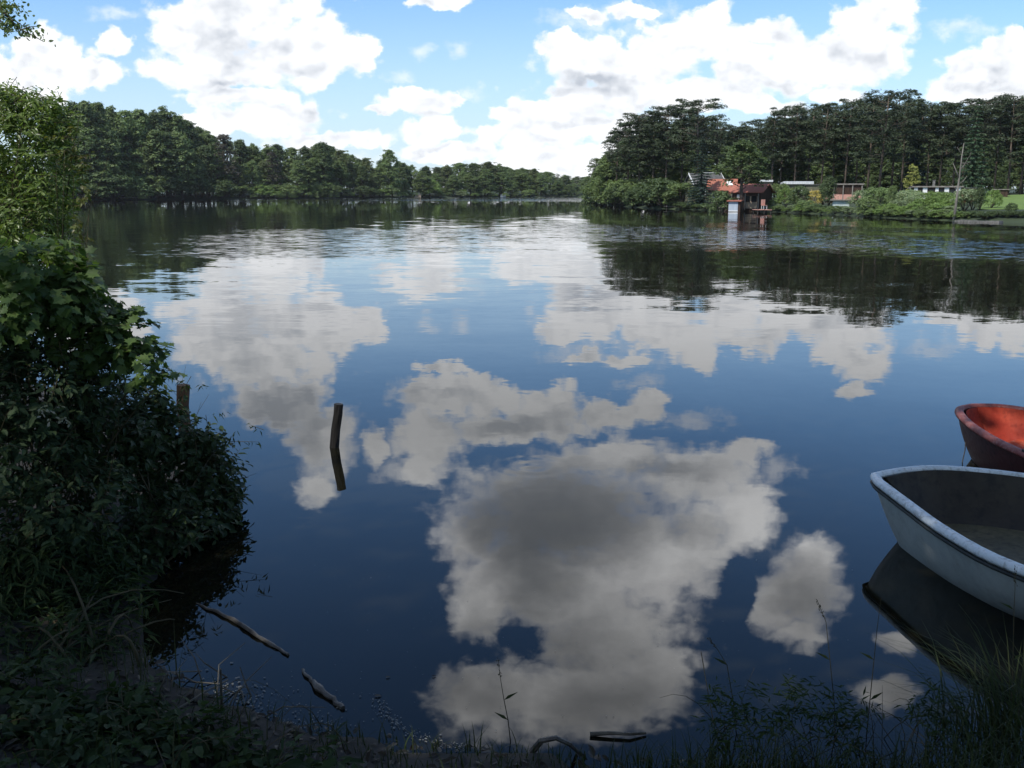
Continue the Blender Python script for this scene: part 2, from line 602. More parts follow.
def land(P):
    P = np.atleast_2d(np.asarray(P, dtype=float))
    d = signed(P)
    up = .03 + .20 * np.clip(d, 0, 3.2) + .022 * np.clip(d - 3.2, 0, 60) + .004 * np.clip(d - 60, 0, 2000)
    dn = np.maximum(-.02 + .30 * d, -2.5)
    h = np.where(d > 0, up, dn)
    return h + .035 * bumps(P[:, 0], P[:, 1]) * np.clip(d + .4, 0, 1)


def gz(x, y):
    return float(land([(x, y)])[0])


def build_ground():
    nr, na = 210, 460
    rr = .4 * (6000 / .4) ** (np.arange(nr) / (nr - 1))
    # finer steps in the direction of the view
    k = np.arange(na) / na
    ang = 2 * PI * k + .62 * np.sin(2 * PI * k) * -1.0
    th = ang + PI / 2 + PI
    R, TH = np.meshgrid(rr, th, indexing='ij')
    x, y = R * np.cos(TH), R * np.sin(TH)
    z = land(np.stack([x.ravel(), y.ravel()], 1))
    V = np.stack([x.ravel(), y.ravel(), z], 1)
    V = np.vstack([V, [[0, 0, gz(0, 0)]]])
    F = []
    for i in range(nr - 1):
        for j in range(na):
            j2 = (j + 1) % na
            F.append((i * na + j, (i + 1) * na + j, (i + 1) * na + j2, i * na + j2))
    c = len(V) - 1
    for j in range(na):
        F.append((c, j, (j + 1) % na))
    mb = MB()
    mb.raw(V, F)
    m, t, out = mat_new('bank_soil_and_forest_floor')
    tc = t.new('ShaderNodeTexCoord')
    n1 = t.noise(tc.outputs['Object'], 1.7, 8, .65)
    n2 = t.noise(tc.outputs['Object'], .06, 4, .6)
    c1 = t.ramp(n1, [(.3, (.006, .005, .004)), (.55, (.012, .010, .007)), (.75, (.012, .015, .007))])
    c2 = t.ramp(n2, [(.35, (.016, .026, .010)), (.65, (.034, .052, .017))])
    dist_ = t.v('LENGTH', tc.outputs['Object'])
    c3 = t.mix(t.step(dist_, 12, 40), c1, c2)       # bare damp soil at the near bank, greener meadow elsewhere
    p = t.new('ShaderNodeBsdfPrincipled')
    t.l.new(c3, p.inputs['Base Color'])
    p.inputs['Roughness'].default_value = .9
    b = t.new('ShaderNodeBump')
    b.inputs['Distance'].default_value = .03
    t.l.new(n1, b.inputs['Height'])
    t.l.new(b.outputs[0], p.inputs['Normal'])
    t.l.new(p.outputs[0], out.inputs[0])
    o = mb.build('ground', m, None, True)
    tag(o, kind='structure')
    return o


build_ground()


def build_water():
    mb = MB()
    mb.raw([(-700, -60, 0), (700, -60, 0), (700, 900, 0), (-700, 900, 0)], [(0, 1, 2, 3)])
    m, t, out = mat_new('lake_water')
    tc = t.new('ShaderNodeTexCoord')
    P = tc.outputs['Object']
    X, Y, Z = t.sep(P)
    big = t.noise(P, .035, 3, .5)
    big2 = t.noise(t.v('MULTIPLY', P, (.35, 1, 1)), .11, 3, .55)

    def slope(scale, detail, rough, stretch=(1, 1, 1), off=(0, 0, 0)):
        q = t.v('MULTIPLY_ADD', P, stretch, off)
        return t.v('SUBTRACT', t.noise(q, scale, detail, rough, color=True), (.5, .5, .5))

    s_swell = slope(.75, 2, .45, (.75, 1.1, 1))         # lazy waves about a metre long
    s_rip = slope(4.0, 4, .6, (.45, 1.45, 1), (13, 5, 0))   # hand-wide ripples
    s_calm = slope(.55, 3, .55, (1, 1, 1), (3, 31, 0))
    s_fine = slope(7.0, 2, .5, (1, 1, 1), (7, 3, 0))
    # how far out: glassy by the bank, a light breeze further out
    mid = t.m('MULTIPLY', t.step(Y, 9.0, 22.0), t.m('SUBTRACT', 1.0, t.step(Y, 60, 130)))
    mid = t.m('MULTIPLY', mid, t.m('MULTIPLY_ADD', big2, 1.1, .35))
    a_sw = t.m('MULTIPLY', mid, .040)
    # breeze streak off the wooded point
    line = t.m('SUBTRACT', t.m('MULTIPLY_ADD', t.m('MULTIPLY', X, X), .055, Y), 52.0)
    line = t.m('MULTIPLY_ADD', t.m('SUBTRACT', big2, .5), 24.0, line)
    band = t.m('MULTIPLY', t.step(t.m('ABSOLUTE', line), 17.0, 8.0), t.step(X, 0.0, 6.0))
    line2 = t.m('SUBTRACT', t.m('MULTIPLY_ADD', X, 1.0, Y), 72.0)
    band2 = t.m('MULTIPLY', t.step(t.m('ABSOLUTE', t.m('MULTIPLY_ADD', t.m('SUBTRACT', big, .5), 30, line2)), 7.0, 2.0), t.m('MULTIPLY', t.step(X, 8.0, 20.0), .8))
    line3 = t.m('SUBTRACT', t.m('MULTIPLY_ADD', X, -.35, Y), 44.0)
    band3 = t.m('MULTIPLY', t.step(t.m('ABSOLUTE', t.m('MULTIPLY_ADD', t.m('SUBTRACT', big2, .5), 40, line3)), 16.0, 3.0), t.m('MULTIPLY', t.m('MULTIPLY', t.step(X, 5.0, -4.0), t.step(t.m('MULTIPLY_ADD', Y, .30, X), -7.0, 2.0)), .36))
    far = t.m('MULTIPLY', t.step(t.m('MULTIPLY_ADD', t.m('SUBTRACT', big, .5), 80, Y), 205, 235), t.step(t.m('MULTIPLY_ADD', Y, .22, X), -26, 14))
    far2 = t.m('MULTIPLY', t.step(t.m('ABSOLUTE', t.m('SUBTRACT', t.m('MULTIPLY_ADD', t.m('SUBTRACT', big, .5), 30, Y), 158.0)), 9.0, 3.0), t.m('MULTIPLY', t.step(X, -30, -55), .2))
    ruff = t.m('MAXIMUM', t.m('MAXIMUM', band, band2), t.m('MAXIMUM', t.m('MAXIMUM', far, far2), band3))
    a_rp = t.m('ADD', t.m('MULTIPLY', ruff, .55), t.m('MULTIPLY', mid, .030))
    a_rp = t.m('ADD', a_rp, .0035)
    sl = t.v('SCALE', s_swell, None)
    t.put(sl.node.inputs['Scale'], a_sw)
    sr = t.v('SCALE', s_rip, None)
    t.put(sr.node.inputs['Scale'], a_rp)
    sc = t.v('SCALE', s_calm, None)
    sc.node.inputs['Scale'].default_value = .012
    sf = t.v('SCALE', s_fine, None)
    sf.node.inputs['Scale'].default_value = .006
    tot = t.v('ADD', t.v('ADD', sl, sr), t.v('ADD', sc, sf))
    # rings where a fish has risen
    for (px, py, rmax, amp) in ((532, 466, .42, .0028), (545, 500, .5, .001)):
        c = onz(px, py)
        rel = t.v('SUBTRACT', P, tuple(c))
        r = t.v('LENGTH', rel)
        wv = t.m('MULTIPLY', t.m('SINE', t.m('MULTIPLY', r, 38.0)), t.m('MULTIPLY', t.step(r, rmax, rmax * .5), amp))
        q = t.v('SCALE', t.v('NORMALIZE', rel), None)
        t.put(q.node.inputs['Scale'], wv)
        tot = t.v('ADD', tot, q)
    nrm = t.v('NORMALIZE', t.v('ADD', t.v('MULTIPLY', tot, (1, 1, 0)), (0, 0, 1)))
    p = t.new('ShaderNodeBsdfPrincipled')
    p.inputs['Base Color'].default_value = (.0065, .0062, .0036, 1)
    p.inputs['Roughness'].default_value = .012
    p.inputs['IOR'].default_value = 1.333
    t.l.new(nrm, p.inputs['Normal'])
    t.l.new(p.outputs[0], out.inputs[0])
    o = mb.build('lake_water', m)
    tag(o, kind='structure')


build_water()


# ------------------------------------------------------------------ trees: one of each kind, then copies
def shell_leaves(mb, c, r, n, size, tpl, up=.35, squash=.75, spread=.55):
    """leaf faces through one clump of foliage, thickest near its outside"""
    d = rnd_unit(n)
    d[:, 2] = np.where(d[:, 2] < -.35, -d[:, 2], d[:, 2])
    rad = r * (spread + (1 - spread) * rng.random(n) ** .5) * (1 + .18 * rng.normal(size=n))
    o = c + d * rad[:, None] * np.array([1, 1, squash])
    nrm = d * .85 + rnd_unit(n) * .48 + np.array([0, 0, up + .1])
    nrm /= np.linalg.norm(nrm, axis=1)[:, None]
    a = np.cross(nrm, rnd_unit(n))
    mb.leaves(o, a, nrm, size * (.6 + .8 * rng.random(n)), tpl)


def limb(mb, p, q, r0, r1, k=4, wob=.06):
    p, q = np.array(p, float), np.array(q, float)
    L = np.linalg.norm(q - p)
    pts = []
    for i in range(k + 1):
        t_ = i / k
        w_ = rng.normal(size=3) * wob * L * math.sin(PI * t_)
        pts.append(p + (q - p) * t_ + w_ + np.array([0, 0, .10 * L * math.sin(PI * t_)]))
    mb.tube(pts, [r0 + (r1 - r0) * i / k for i in range(k + 1)], 5)


def leafy_proto(name, H, R, low, mat, seedk, nclu=150, per=46, leaf=.027, bark='bark', top=1.0, trunk_r=.012):
    """broadleaf tree: uneven crown of clumps on limbs"""
    root = thing(name, (0, 0, -500), 'x', 'tree')
    tr, cr = MB(), MB()
    lean = rng.normal(size=2) * .02 * H
    tr.tube([(0, 0, -.3), (lean[0] * .3, lean[1] * .3, H * .3), (lean[0], lean[1], H * .62), (lean[0], lean[1], H * .86)], [trunk_r * H * 1.25, trunk_r * H, trunk_r * H * .6, trunk_r * H * .2], 7)
    for i in range(nclu):
        h = low + (1 - low) * rng.random() ** .8
        k = (h - low) / (1 - low)
        env = R * H * (math.sin(PI * min(1, .22 + .78 * k) ** .85) ** .6) * (1 - .12 * k)
        rr = env * (.35 + .65 * rng.random() ** .5) * (1 + .12 * rng.normal())
        a = rng.random() * 2 * PI
        c = np.array([lean[0] * h + rr * math.cos(a), lean[1] * h + rr * math.sin(a), H * (h * .93)])
        cs = H * (.032 + .045 * rng.random()) * (1.2 - .35 * k)
        shell_leaves(cr, c, cs, int(per * (.6 + .8 * rng.random())), leaf * H, T_RHOMB)
        if i % 4 == 0:
            limb(tr, (lean[0] * h * .7, lean[1] * h * .7, max(low * .7, h * .72) * H), c, trunk_r * H * .32, trunk_r * H * .08)
    for i in range(14):   # topmost sprays make the outline uneven
        a = rng.random() * 2 * PI
        rr = R * H * .55 * rng.random()
        c = np.array([lean[0] + rr * math.cos(a), lean[1] + rr * math.sin(a), H * (.945 - .12 * (rr / (R * H)) + .018 * rng.normal())])
        shell_leaves(cr, c, H * .036, 30, leaf * H * .8, T_RHOMB)
    tr.build('trunk', M[bark], root, True)
    cr.build('crown', M[mat], root)
    return root


def pine_proto(name, H, mat='pine', bare=.42, R=.15, nclu=48, per=70):
    """Scots pine: long bare stem and a crown of flat tufts"""
    root = thing(name, (0, 0, -500), 'x', 'tree')
    tr, cr = MB(), MB()
    lx, ly = rng.normal(size=2) * .025 * H
    tr.tube([(0, 0, -.3), (lx * .2, ly * .2, H * .3), (lx * .7, ly * .7, H * .65), (lx, ly, H * .95)], [.0105 * H, .0085 * H, .006 * H, .002 * H], 7)
    for i in range(nclu):
        k = rng.random() ** .75
        h = bare + (.96 - bare) * k
        env = R * H * (.55 + .6 * math.sin(PI * (.15 + .7 * k)))
        a = rng.random() * 2 * PI
        rr = env * (.25 + .75 * rng.random() ** .6)
        c = np.array([lx * h + rr * math.cos(a), ly * h + rr * math.sin(a), H * h + .05 * rr])
        cs = H * (.036 + .034 * rng.random())
        shell_leaves(cr, c, cs, int(per * (.6 + .8 * rng.random())), .024 * H, T_NEEDLE, up=.5, squash=.5, spread=.3)
        if i % 2 == 0:
            limb(tr, (lx * h, ly * h, H * h - .2 * rr), c, .0032 * H, .001 * H, 3)
    for i in range(9):      # dead stubs under the crown
        h = bare * (.45 + .55 * rng.random())
        a = rng.random() * 2 * PI
        L = H * .04 * (1 + rng.random())
        limb(tr, (lx * h * .6, ly * h * .6, H * h), (lx * h * .6 + L * math.cos(a), ly * h * .6 + L * math.sin(a), H * h + .2 * L), .0018 * H, .0006 * H, 2)
    tr.build('trunk', M['pinebark'], root, True)
    cr.build('crown', M[mat], root)
    return root


def spruce_proto(name, H, mat='spruce', R=.16, low=.06, tiers=26):
    root = thing(name, (0, 0, -500), 'x', 'tree')
    tr, cr = MB(), MB()
    tr.tube([(0, 0, -.3), (0, 0, H * .5), (0, 0, H * .99)], [.013 * H, .008 * H, .001 * H], 7)
    for i in range(tiers):
        k = i / (tiers - 1)
        z = H * (low + (.985 - low) * k)
        rad = R * H * (1 - k) ** .85 * (.85 + .3 * rng.random()) + .012 * H
        nb = max(6, int(11 * (1 - .5 * k)))
        a0 = rng.random() * 6.28
        for j in range(nb):
            a = a0 + 2 * PI * j / nb + rng.normal() * .15
            L = rad * (.75 + .4 * rng.random())
            n = int(26 + 50 * (1 - k))
            t_ = rng.random(n) ** .7
            o = np.stack([np.cos(a) * L * t_, np.sin(a) * L * t_, z - .30 * L * t_ + .10 * L * t_ ** 3], 1)
            o += rng.normal(size=(n, 3)) * np.array([.055, .055, .035]) * L
            ax = np.stack([np.full(n, math.cos(a)), np.full(n, math.sin(a)), np.full(n, -.45)], 1) + rng.normal(size=(n, 3)) * .45
            nr = np.array([0, 0, 1.0]) + rng.normal(size=(n, 3)) * .45
            cr.leaves(o, ax, nr, .024 * H * (.6 + .8 * rng.random(n)), T_NEEDLE)
    tr.build('trunk', M['bark'], root, True)
    cr.build('crown', M[mat], root)
    return root


def bush_proto(name, H, W, mat, nclu=40, per=60, leaf=.07, droop=False, stems=True):
    root = thing(name, (0, 0, -500), 'x', 'bush')
    tr, cr = MB(), MB()
    for i in range(nclu):
        a = rng.random() * 2 * PI
        h = rng.random() ** .7
        rr = W * .5 * math.sqrt(max(.05, 1 - h * h * .85)) * (.3 + .7 * rng.random() ** .5)
        c = np.array([rr * math.cos(a), rr * math.sin(a), H * (.08 + .82 * h)])
        if droop:
            n = int(per * 1.2)
            t_ = rng.random(n)
            o = c + np.stack([rng.normal(size=n) * W * .06 + math.cos(a) * .10 * W * t_, rng.normal(size=n) * W * .06 + math.sin(a) * .10 * W * t_, -t_ * H * .35 + rng.normal(size=n) * .03 * H], 1)
            o[:, 2] = np.maximum(o[:, 2], .02 * H)
            ax = np.stack([rng.normal(size=n) * .3, rng.normal(size=n) * .3, np.full(n, -1.0)], 1)
            cr.leaves(o, ax, np.array([math.cos(a), math.sin(a), .4]) + rng.normal(size=(n, 3)) * .5, leaf * H * (.6 + .8 * rng.random(n)), T_NEEDLE)
        else:
            shell_leaves(cr, c, H * (.12 + .10 * rng.random()), per, leaf * H, T_RHOMB)
        if i % 4 == 0:
            limb(tr, (.1 * c[0], .1 * c[1], -.1), c, .018 * H, .004 * H, 3)
    tr.build('stem', M['bark'], root, True)
    cr.build('foliage', M[mat], root)
    return root


PROTO = {
    'oak': [leafy_proto('leafy_tree', 20, .20, .10, 'oak', 0), leafy_proto('leafy_tree', 20, .23, .16, 'oak', 1), leafy_proto('leafy_tree', 20, .18, .05, 'darkleaf', 2)],
    'ash': [leafy_proto('leafy_tree', 18, .21, .08, 'ash', 3), leafy_proto('leafy_tree', 18, .25, .12, 'ash', 4, nclu=105)],
    'dark': [leafy_proto('leafy_tree', 20, .19, .04, 'darkleaf', 5), leafy_proto('leafy_tree', 20, .24, .12, 'darkleaf', 6)],
    'far': [leafy_proto('leafy_tree', 18, .24, .06, 'farleaf', 13), leafy_proto('leafy_tree', 18, .27, .10, 'ash', 14), leafy_proto('leafy_tree', 18, .22, .05, 'farleaf', 15)],
    'brown': [leafy_proto('leafy_tree', 18, .15, .12, 'brownleaf', 7, nclu=70, per=34)],
    'airy': [leafy_proto('leafy_tree', 16, .20, .30, 'oak', 8, nclu=34, per=36, leaf=.026)],
    'lime': [leafy_proto('leafy_tree', 12, .23, .44, 'limetree', 9, nclu=80, trunk_r=.016)],
    'pine': [pine_proto('pine_tree', 18), pine_proto('pine_tree', 18, bare=.48, R=.18), pine_proto('pine_tree', 18, bare=.34, R=.15, nclu=66), pine_proto('pine_tree', 18, bare=.54, R=.16, nclu=44)],
    'bigpine': [pine_proto('pine_tree', 18, bare=.34, R=.20, nclu=90, per=80)],
    'spruce': [spruce_proto('spruce_tree', 18)],
    'lspruce': [spruce_proto('spruce_tree', 18, 'lightspruce', .15)],
    'willow': [bush_proto('willow_bush', 5, 5.5, 'willow', 46, 64, .06, True)],
    'bush': [bush_proto('bush', 3, 4.2, 'ash', 44, 60, .075), bush_proto('bush', 3, 4.6, 'oak', 44, 60, .075)],
    'darkbush': [bush_proto('bush', 3, 4.4, 'darkleaf', 46, 60, .075)],
    'limebush': [bush_proto('bush', 2.4, 3.6, 'lime', 44, 60, .075)],
    'palebush': [bush_proto('bush', 2.4, 3.4, 'palegreen', 44, 60, .07)],
    'thuja': [bush_proto('bush', 4, 1.3, 'darkleaf', 46, 60, .05)],
    'yellow': [leafy_proto('leafy_tree', 6, .20, .18, 'yellow', 12, nclu=60, per=40, leaf=.04)],
    'blossom': [bush_proto('bush', 1.6, 1.6, 'blossom', 26, 40, .08)],
}
PH = {'far': 18, 'oak': 20, 'ash': 18, 'dark': 20, 'brown': 18, 'airy': 16, 'lime': 12, 'pine': 18, 'bigpine': 18, 'spruce': 18, 'lspruce': 18, 'willow': 5, 'bush': 3, 'darkbush': 3, 'limebush': 2.4, 'palebush': 2.4, 'thuja': 4, 'yellow': 6, 'blossom': 1.6}
CATS = {'willow': 'bush', 'bush': 'bush', 'darkbush': 'bush', 'limebush': 'bush', 'palebush': 'bush', 'thuja': 'bush', 'blossom': 'bush'}
placed = []


def plant(kind, px, top, D, label, group=None, wide=1.0, rz=None, name=None, cat=None, sink=0.0):
    """stand one tree where the line of sight px meets distance D, as tall as its top in sight asks"""
    p = at(px, top, D)
    g = gz(p.x, p.y) - sink
    h = max(.4, p.z - g)
    proto = PROTO[kind][random.randrange(len(PROTO[kind]))]
    s_ = h / (PH[kind] * .985)
    o = dup(proto, (p.x, p.y, g), random.uniform(0, 6.28) if rz is None else rz, (s_ * wide, s_ * wide, s_), label, group)
    if name:
        o.name = name
    o['category'] = cat or CATS.get(kind, 'tree')
    if group is None and 'group' in o:
        del o['group']
    placed.append(o)
    return o


def shoreD(px, lst):
    us = [(p[0] / p[1], p[1]) for p in lst]
    x, y, d = ray(px, 196)
    u = x / y
    for (u0, d0), (u1, d1) in zip(us, us[1:]):
        if u0 <= u <= u1:
            return d0 + (d1 - d0) * (u - u0) / (u1 - u0 + 1e-9)
    return us[0][1] if u < us[0][0] else us[-1][1]


# ---- far left shore
G_L = 'broadleaf trees lining the far shore beyond the open water'
L_L = 'green broadleaf tree in the unbroken wood along the far shore'
G_LD = 'dark trees of the high wood across the water'
L_LD = 'tall dark broadleaf tree in the high wood behind the bright shrub'
prof = [(60, 104), (72, 99), (84, 98), (98, 100), (112, 106), (124, 108), (138, 107), (150, 109), (162, 106), (174, 112), (186, 117), (197, 124), (206, 130), (214, 133),
        (238, 137), (252, 143), (266, 144), (276, 142), (302, 145), (318, 142), (328, 143), (340, 148), (352, 154), (366, 156), (402, 161), (412, 164), (424, 165), (436, 166), (447, 164), (460, 161), (474, 162),
        (488, 160), (500, 163), (510, 167), (522, 167), (534, 167), (546, 170), (556, 173), (566, 174), (577, 175), (588, 175), (597, 175), (606, 175)]
for i, (px, top) in enumerate(prof):
    D = shoreD(px, SHORE_LEFT) + 9 + random.uniform(0, 9)
    if px < 215:
        kind = random.choice(['oak', 'dark', 'oak', 'oak', 'ash'])
        plant(kind, px, top + 1, D, L_LD, G_LD, wide=random.uniform(.85, 1.1))
    else:
        kind = random.choice(['far', 'far', 'oak', 'far', 'dark', 'pine']) if px > 330 else random.choice(['oak', 'far', 'oak', 'dark'])
        if kind == 'pine':
            plant('pine', px, top + 1, D, 'small distant pine among the broadleaf trees of the far shore', 'distant pines of the far shore', wide=1.2)
        else:
            plant(kind, px, top + 1, D, L_L, G_L, wide=random.uniform(.95, 1.25) * (1 + .7 * max(0, px - 260) / 340))
for px in range(58, 610, 13):      # lower trees along the water and a back row filling the wood
    D0 = shoreD(px, SHORE_LEFT)
    tp = np.interp(px, [a for a, b in prof], [b for a, b in prof])
    lab, grp = (L_LD, G_LD) if px < 215 else (L_L, G_L)
    plant(random.choice(['far', 'ash', 'oak'] if px > 225 else ['oak', 'ash', 'dark']), px + random.uniform(-5, 5), tp + (198 - tp) * random.uniform(.2, .5), D0 + random.uniform(4, 8), lab, grp, wide=1.25 * (1 + .9 * max(0, px - 260) / 340))
    plant(random.choice(['oak', 'dark']), px + random.uniform(-5, 5), tp + (198 - tp) * random.uniform(.02, .10), D0 + random.uniform(24, 34), lab, grp, wide=1.3 * (1 + 1.1 * max(0, px - 260) / 340))
for px in range(64, 612, 11):
    D0 = shoreD(px, SHORE_LEFT)
    tp = np.interp(px, [a for a, b in prof], [b for a, b in prof])
    plant(random.choice(['bush', 'limebush', 'bush', 'limebush', 'palebush'] if px > 380 else (['bush', 'limebush', 'bush', 'darkbush'] if px > 225 else ['bush', 'darkbush', 'darkbush'])), px + random.uniform(-4, 4), 198 - (198 - tp) * random.uniform(.14, .28), D0 + random.uniform(1.5, 4), 'waterside bush at the foot of the far wood', 'bushes at the foot of the far wood', wide=1.5)
plant('brown', 222, 133, shoreD(222, SHORE_LEFT) + 5, 'thin purplish brown tree, half bare, among the green wood', wide=1.35)
plant('brown', 272, 151, shoreD(272, SHORE_LEFT) + 5, 'brownish thin tree right above the two bright willows', wide=1.2)
plant('ash', 388, 149, shoreD(388, SHORE_LEFT) + 5, 'round dome topped tree standing above its neighbours on the far shore', wide=1.25)
plant('oak', 322, 141, shoreD(322, SHORE_LEFT) + 5, 'broad dark round crowned tree behind the bright willows', wide=1.3)
plant('willow', 130, 178, shoreD(130, SHORE_LEFT) + 2, 'large spreading willow bush over a tiny jetty on the dark bank', wide=1.2)
plant('darkbush', 97, 184, shoreD(97, SHORE_LEFT) + 2, 'grey green rounded bush beside the spreading willow', wide=1.0)
plant('willow', 287, 181, shoreD(287, SHORE_LEFT) + 2, 'light green willow bush, widest of the bright ones on the far shore', wide=1.0)
plant('willow', 316, 180, shoreD(316, SHORE_LEFT) + 2, 'narrow light green weeping willow between two wider ones', wide=.7)
plant('willow', 331, 181, shoreD(331, SHORE_LEFT) + 2, 'bright round weeping willow dipping into the far water', wide=.85)
plant('willow', 363, 188, shoreD(363, SHORE_LEFT) + 2, 'low yellowish bush at the water under the dome topped tree', wide=1.0)
plant('limebush', 431, 178, shoreD(431, SHORE_LEFT) + 3, 'tall yellow green bush on the far shore', wide=.8)
plant('limebush', 463, 189, shoreD(463, SHORE_LEFT) + 2, 'small bright yellow green bush at the far water edge', wide=1.0)
plant('ash', 541, 172, shoreD(541, SHORE_LEFT) + 4, 'light green full tree near the end of the far wood', wide=1.4)
for px, tp in ((553, 176), (560, 178), (566, 179)):
    plant('spruce', px, tp, shoreD(px, SHORE_LEFT) + 6, 'tiny pointed conifer where the far wood runs low', 'pointed conifers of the far wood', wide=1.1)

# ---- the wooded point on the right
plant('airy', 597, 157, 168, 'thin airy tree leaning out from the tip of the wooded point', wide=1.2)
R_FRONT = [(607, 152, 158, 'oak'), (617, 130, 156, 'pine'), (629, 119, 152, 'bigpine'), (641, 112, 150, 'bigpine'), (655, 108, 150, 'pine'), (668, 106, 148, 'bigpine'), (684, 106, 148, 'bigpine'),
           (720, 117, 146, 'pine'), (752, 118, 146, 'pine'), (764, 120, 146, 'pine'), (775, 116, 140, 'pine'), (784, 107, 142, 'bigpine'), (799, 105, 138, 'pine'), (812, 104, 140, 'bigpine'), (826, 103, 134, 'pine'), (838, 105, 136, 'bigpine'),
           (850, 102, 132, 'pine'), (862, 98, 134, 'bigpine'), (874, 95, 128, 'pine'), (898, 95, 132, 'bigpine'), (908, 99, 128, 'pine'), (934, 100, 128, 'bigpine'), (946, 102, 126, 'pine'), (960, 102, 126, 'bigpine'), (970, 104, 124, 'pine'),
           (990, 97, 124, 'bigpine'), (1003, 94, 122, 'pine'), (1017, 96, 120, 'bigpine'), (1030, 92, 122, 'pine'), (1044, 95, 122, 'bigpine'), (1060, 95, 122, 'pine')]
LP = 'tall dark pine in the close wood behind the lakeside houses'
GP = 'pines of the wood behind the houses'
LT = 'dark broadleaf tree at the tip of the wooded point'
GT = 'broadleaf trees on the tip of the wooded point'
for px, top, D, kind in R_FRONT:
    D *= .93
    if kind in ('oak', 'dark'):
        plant(kind, px, top, D, LT, GT, wide=1.1)
    else:
        plant(kind, px, top, D, LP, GP, wide=random.uniform(1.0, 1.25))
plant('bigpine', 701, 98, 132, 'broad topped pine rising above the wood between spruce and water', wide=1.15)
plant('bigpine', 886, 91, 112, 'biggest pine, its lit crown highest over the bungalow gardens', wide=1.25)
plant('spruce', 919, 97, 126, 'narrow dark spruce spire to the side of the biggest pine', wide=.9)
plant('lspruce', 979, 99, 106, 'broad green spruce with a sharp tip near the dead tree', wide=1.1)
for px in range(598, 1075, 11):        # further rows make the wood dense
    tp = np.interp(px, [a for a, b, c, d in R_FRONT], [b for a, b, c, d in R_FRONT])
    Dm = np.interp(px, [600, 760, 1060], [165, 150, 140])
    plant(random.choice(['pine', 'bigpine', 'pine']), px + random.uniform(-4, 4), tp + random.uniform(3, 12), Dm + random.uniform(2, 10), LP, GP, wide=1.2)
    plant(random.choice(['bigpine', 'dark']), px + random.uniform(-4, 4), tp + random.uniform(12, 26), Dm + random.uniform(14, 28), 'dark tree deep in the close wood behind the lakeside houses', 'trees deep in the wood behind the houses', wide=1.3)
for px in range(600, 1075, 9):        # leafy undergrowth under the pines
    Dm = np.interp(px, [600, 760, 1060], [150, 136, 126])
    plant(random.choice(['dark', 'dark', 'oak']), px + random.uniform(-5, 5), random.uniform(138, 168), Dm + random.uniform(0, 16), 'young dark broadleaf tree growing under the tall pines', 'young broadleaf trees under the pines', wide=1.5)
for px in range(602, 690, 8):          # bushes hanging over the water at the point
    plant(random.choice(['darkbush', 'darkbush', 'bush']), px + random.uniform(-3, 3), random.uniform(178, 190), shoreD(px, SHORE_RIGHT) + random.uniform(1.5, 5), 'dark bush overhanging the water at the wooded point', 'bushes overhanging the water at the point', wide=1.25)
plant('darkbush', 623, 184, shoreD(623, SHORE_RIGHT) + 1.2, 'grey green rounded bush dipping into the water at the point', wide=1.0)
SP_ = plant('spruce', 703, 135, 115, 'dark blue green spruce in front of the roofs by the water', wide=1.3)
plant('lime', 744, 139, 101.5, 'light green broadleaf tree standing in front of the red roofed house', wide=1.45)


# ------------------------------------------------------------------ the houses and gardens on the right bank
M['redtile'] = surf_mat('red_roof_tiles', (.25, .085, .058), (.36, .15, .11), 2.5, .8, .2, (3, 3, 8))
M['orangetile'] = surf_mat('orange_roof_tiles', (.25, .085, .052), (.35, .145, .10), 2.5, .8, .2, (3, 3, 8))
M['greyroof'] = surf_mat('grey_roof_felt', (.07, .07, .07), (.12, .12, .115), 2.0, .9, .2)
M['paleroof'] = surf_mat('pale_corrugated_roof', (.50, .52, .52), (.66, .68, .68), 1.5, .6, .3, (6, 1, 1))
M['brownwall'] = surf_mat('dark_brown_boards', (.035, .022, .016), (.070, .042, .030), 3, .8, .2, (6, 6, .5))
M['redwall'] = surf_mat('red_brown_boards', (.12, .030, .022), (.17, .050, .036), 3, .8, .2, (6, 6, .5))
M['tanwall'] = surf_mat('tan_render', (.26, .20, .14), (.36, .29, .21), 2, .9, .2)
M['olivewall'] = surf_mat('olive_boards', (.10, .10, .065), (.15, .145, .095), 2, .8, .2, (6, 6, .5))
M['bluewall'] = surf_mat('pale_blue_boards', (.33, .38, .44), (.42, .47, .53), 2, .7, .3, (8, 8, .5))
M['greenwhite'] = surf_mat('greenish_white_boards', (.38, .44, .42), (.48, .54, .52), 2, .7, .3, (8, 8, .5))
M['white'] = surf_mat('white_paint', (.62, .62, .60), (.78, .78, .76), 2, .6, .3)
M['glass'] = surf_mat('dark_window_glass', (.010, .012, .014), (.02, .022, .024), 1, .08, .5)
M['plank'] = surf_mat('grey_planks', (.16, .14, .12), (.27, .25, .22), 3, .85, .2, (1, 8, 1))
M['darkplank'] = surf_mat('dark_wet_planks', (.03, .026, .022), (.06, .052, .044), 3, .7, .3, (1, 8, 1))
M['pinkboard'] = surf_mat('faded_pink_boards', (.45, .22, .17), (.58, .34, .27), 3, .8, .2)
M['stone'] = surf_mat('pale_stone', (.10, .10, .09), (.20, .19, .18), 4, .9, .2, bump=.03)


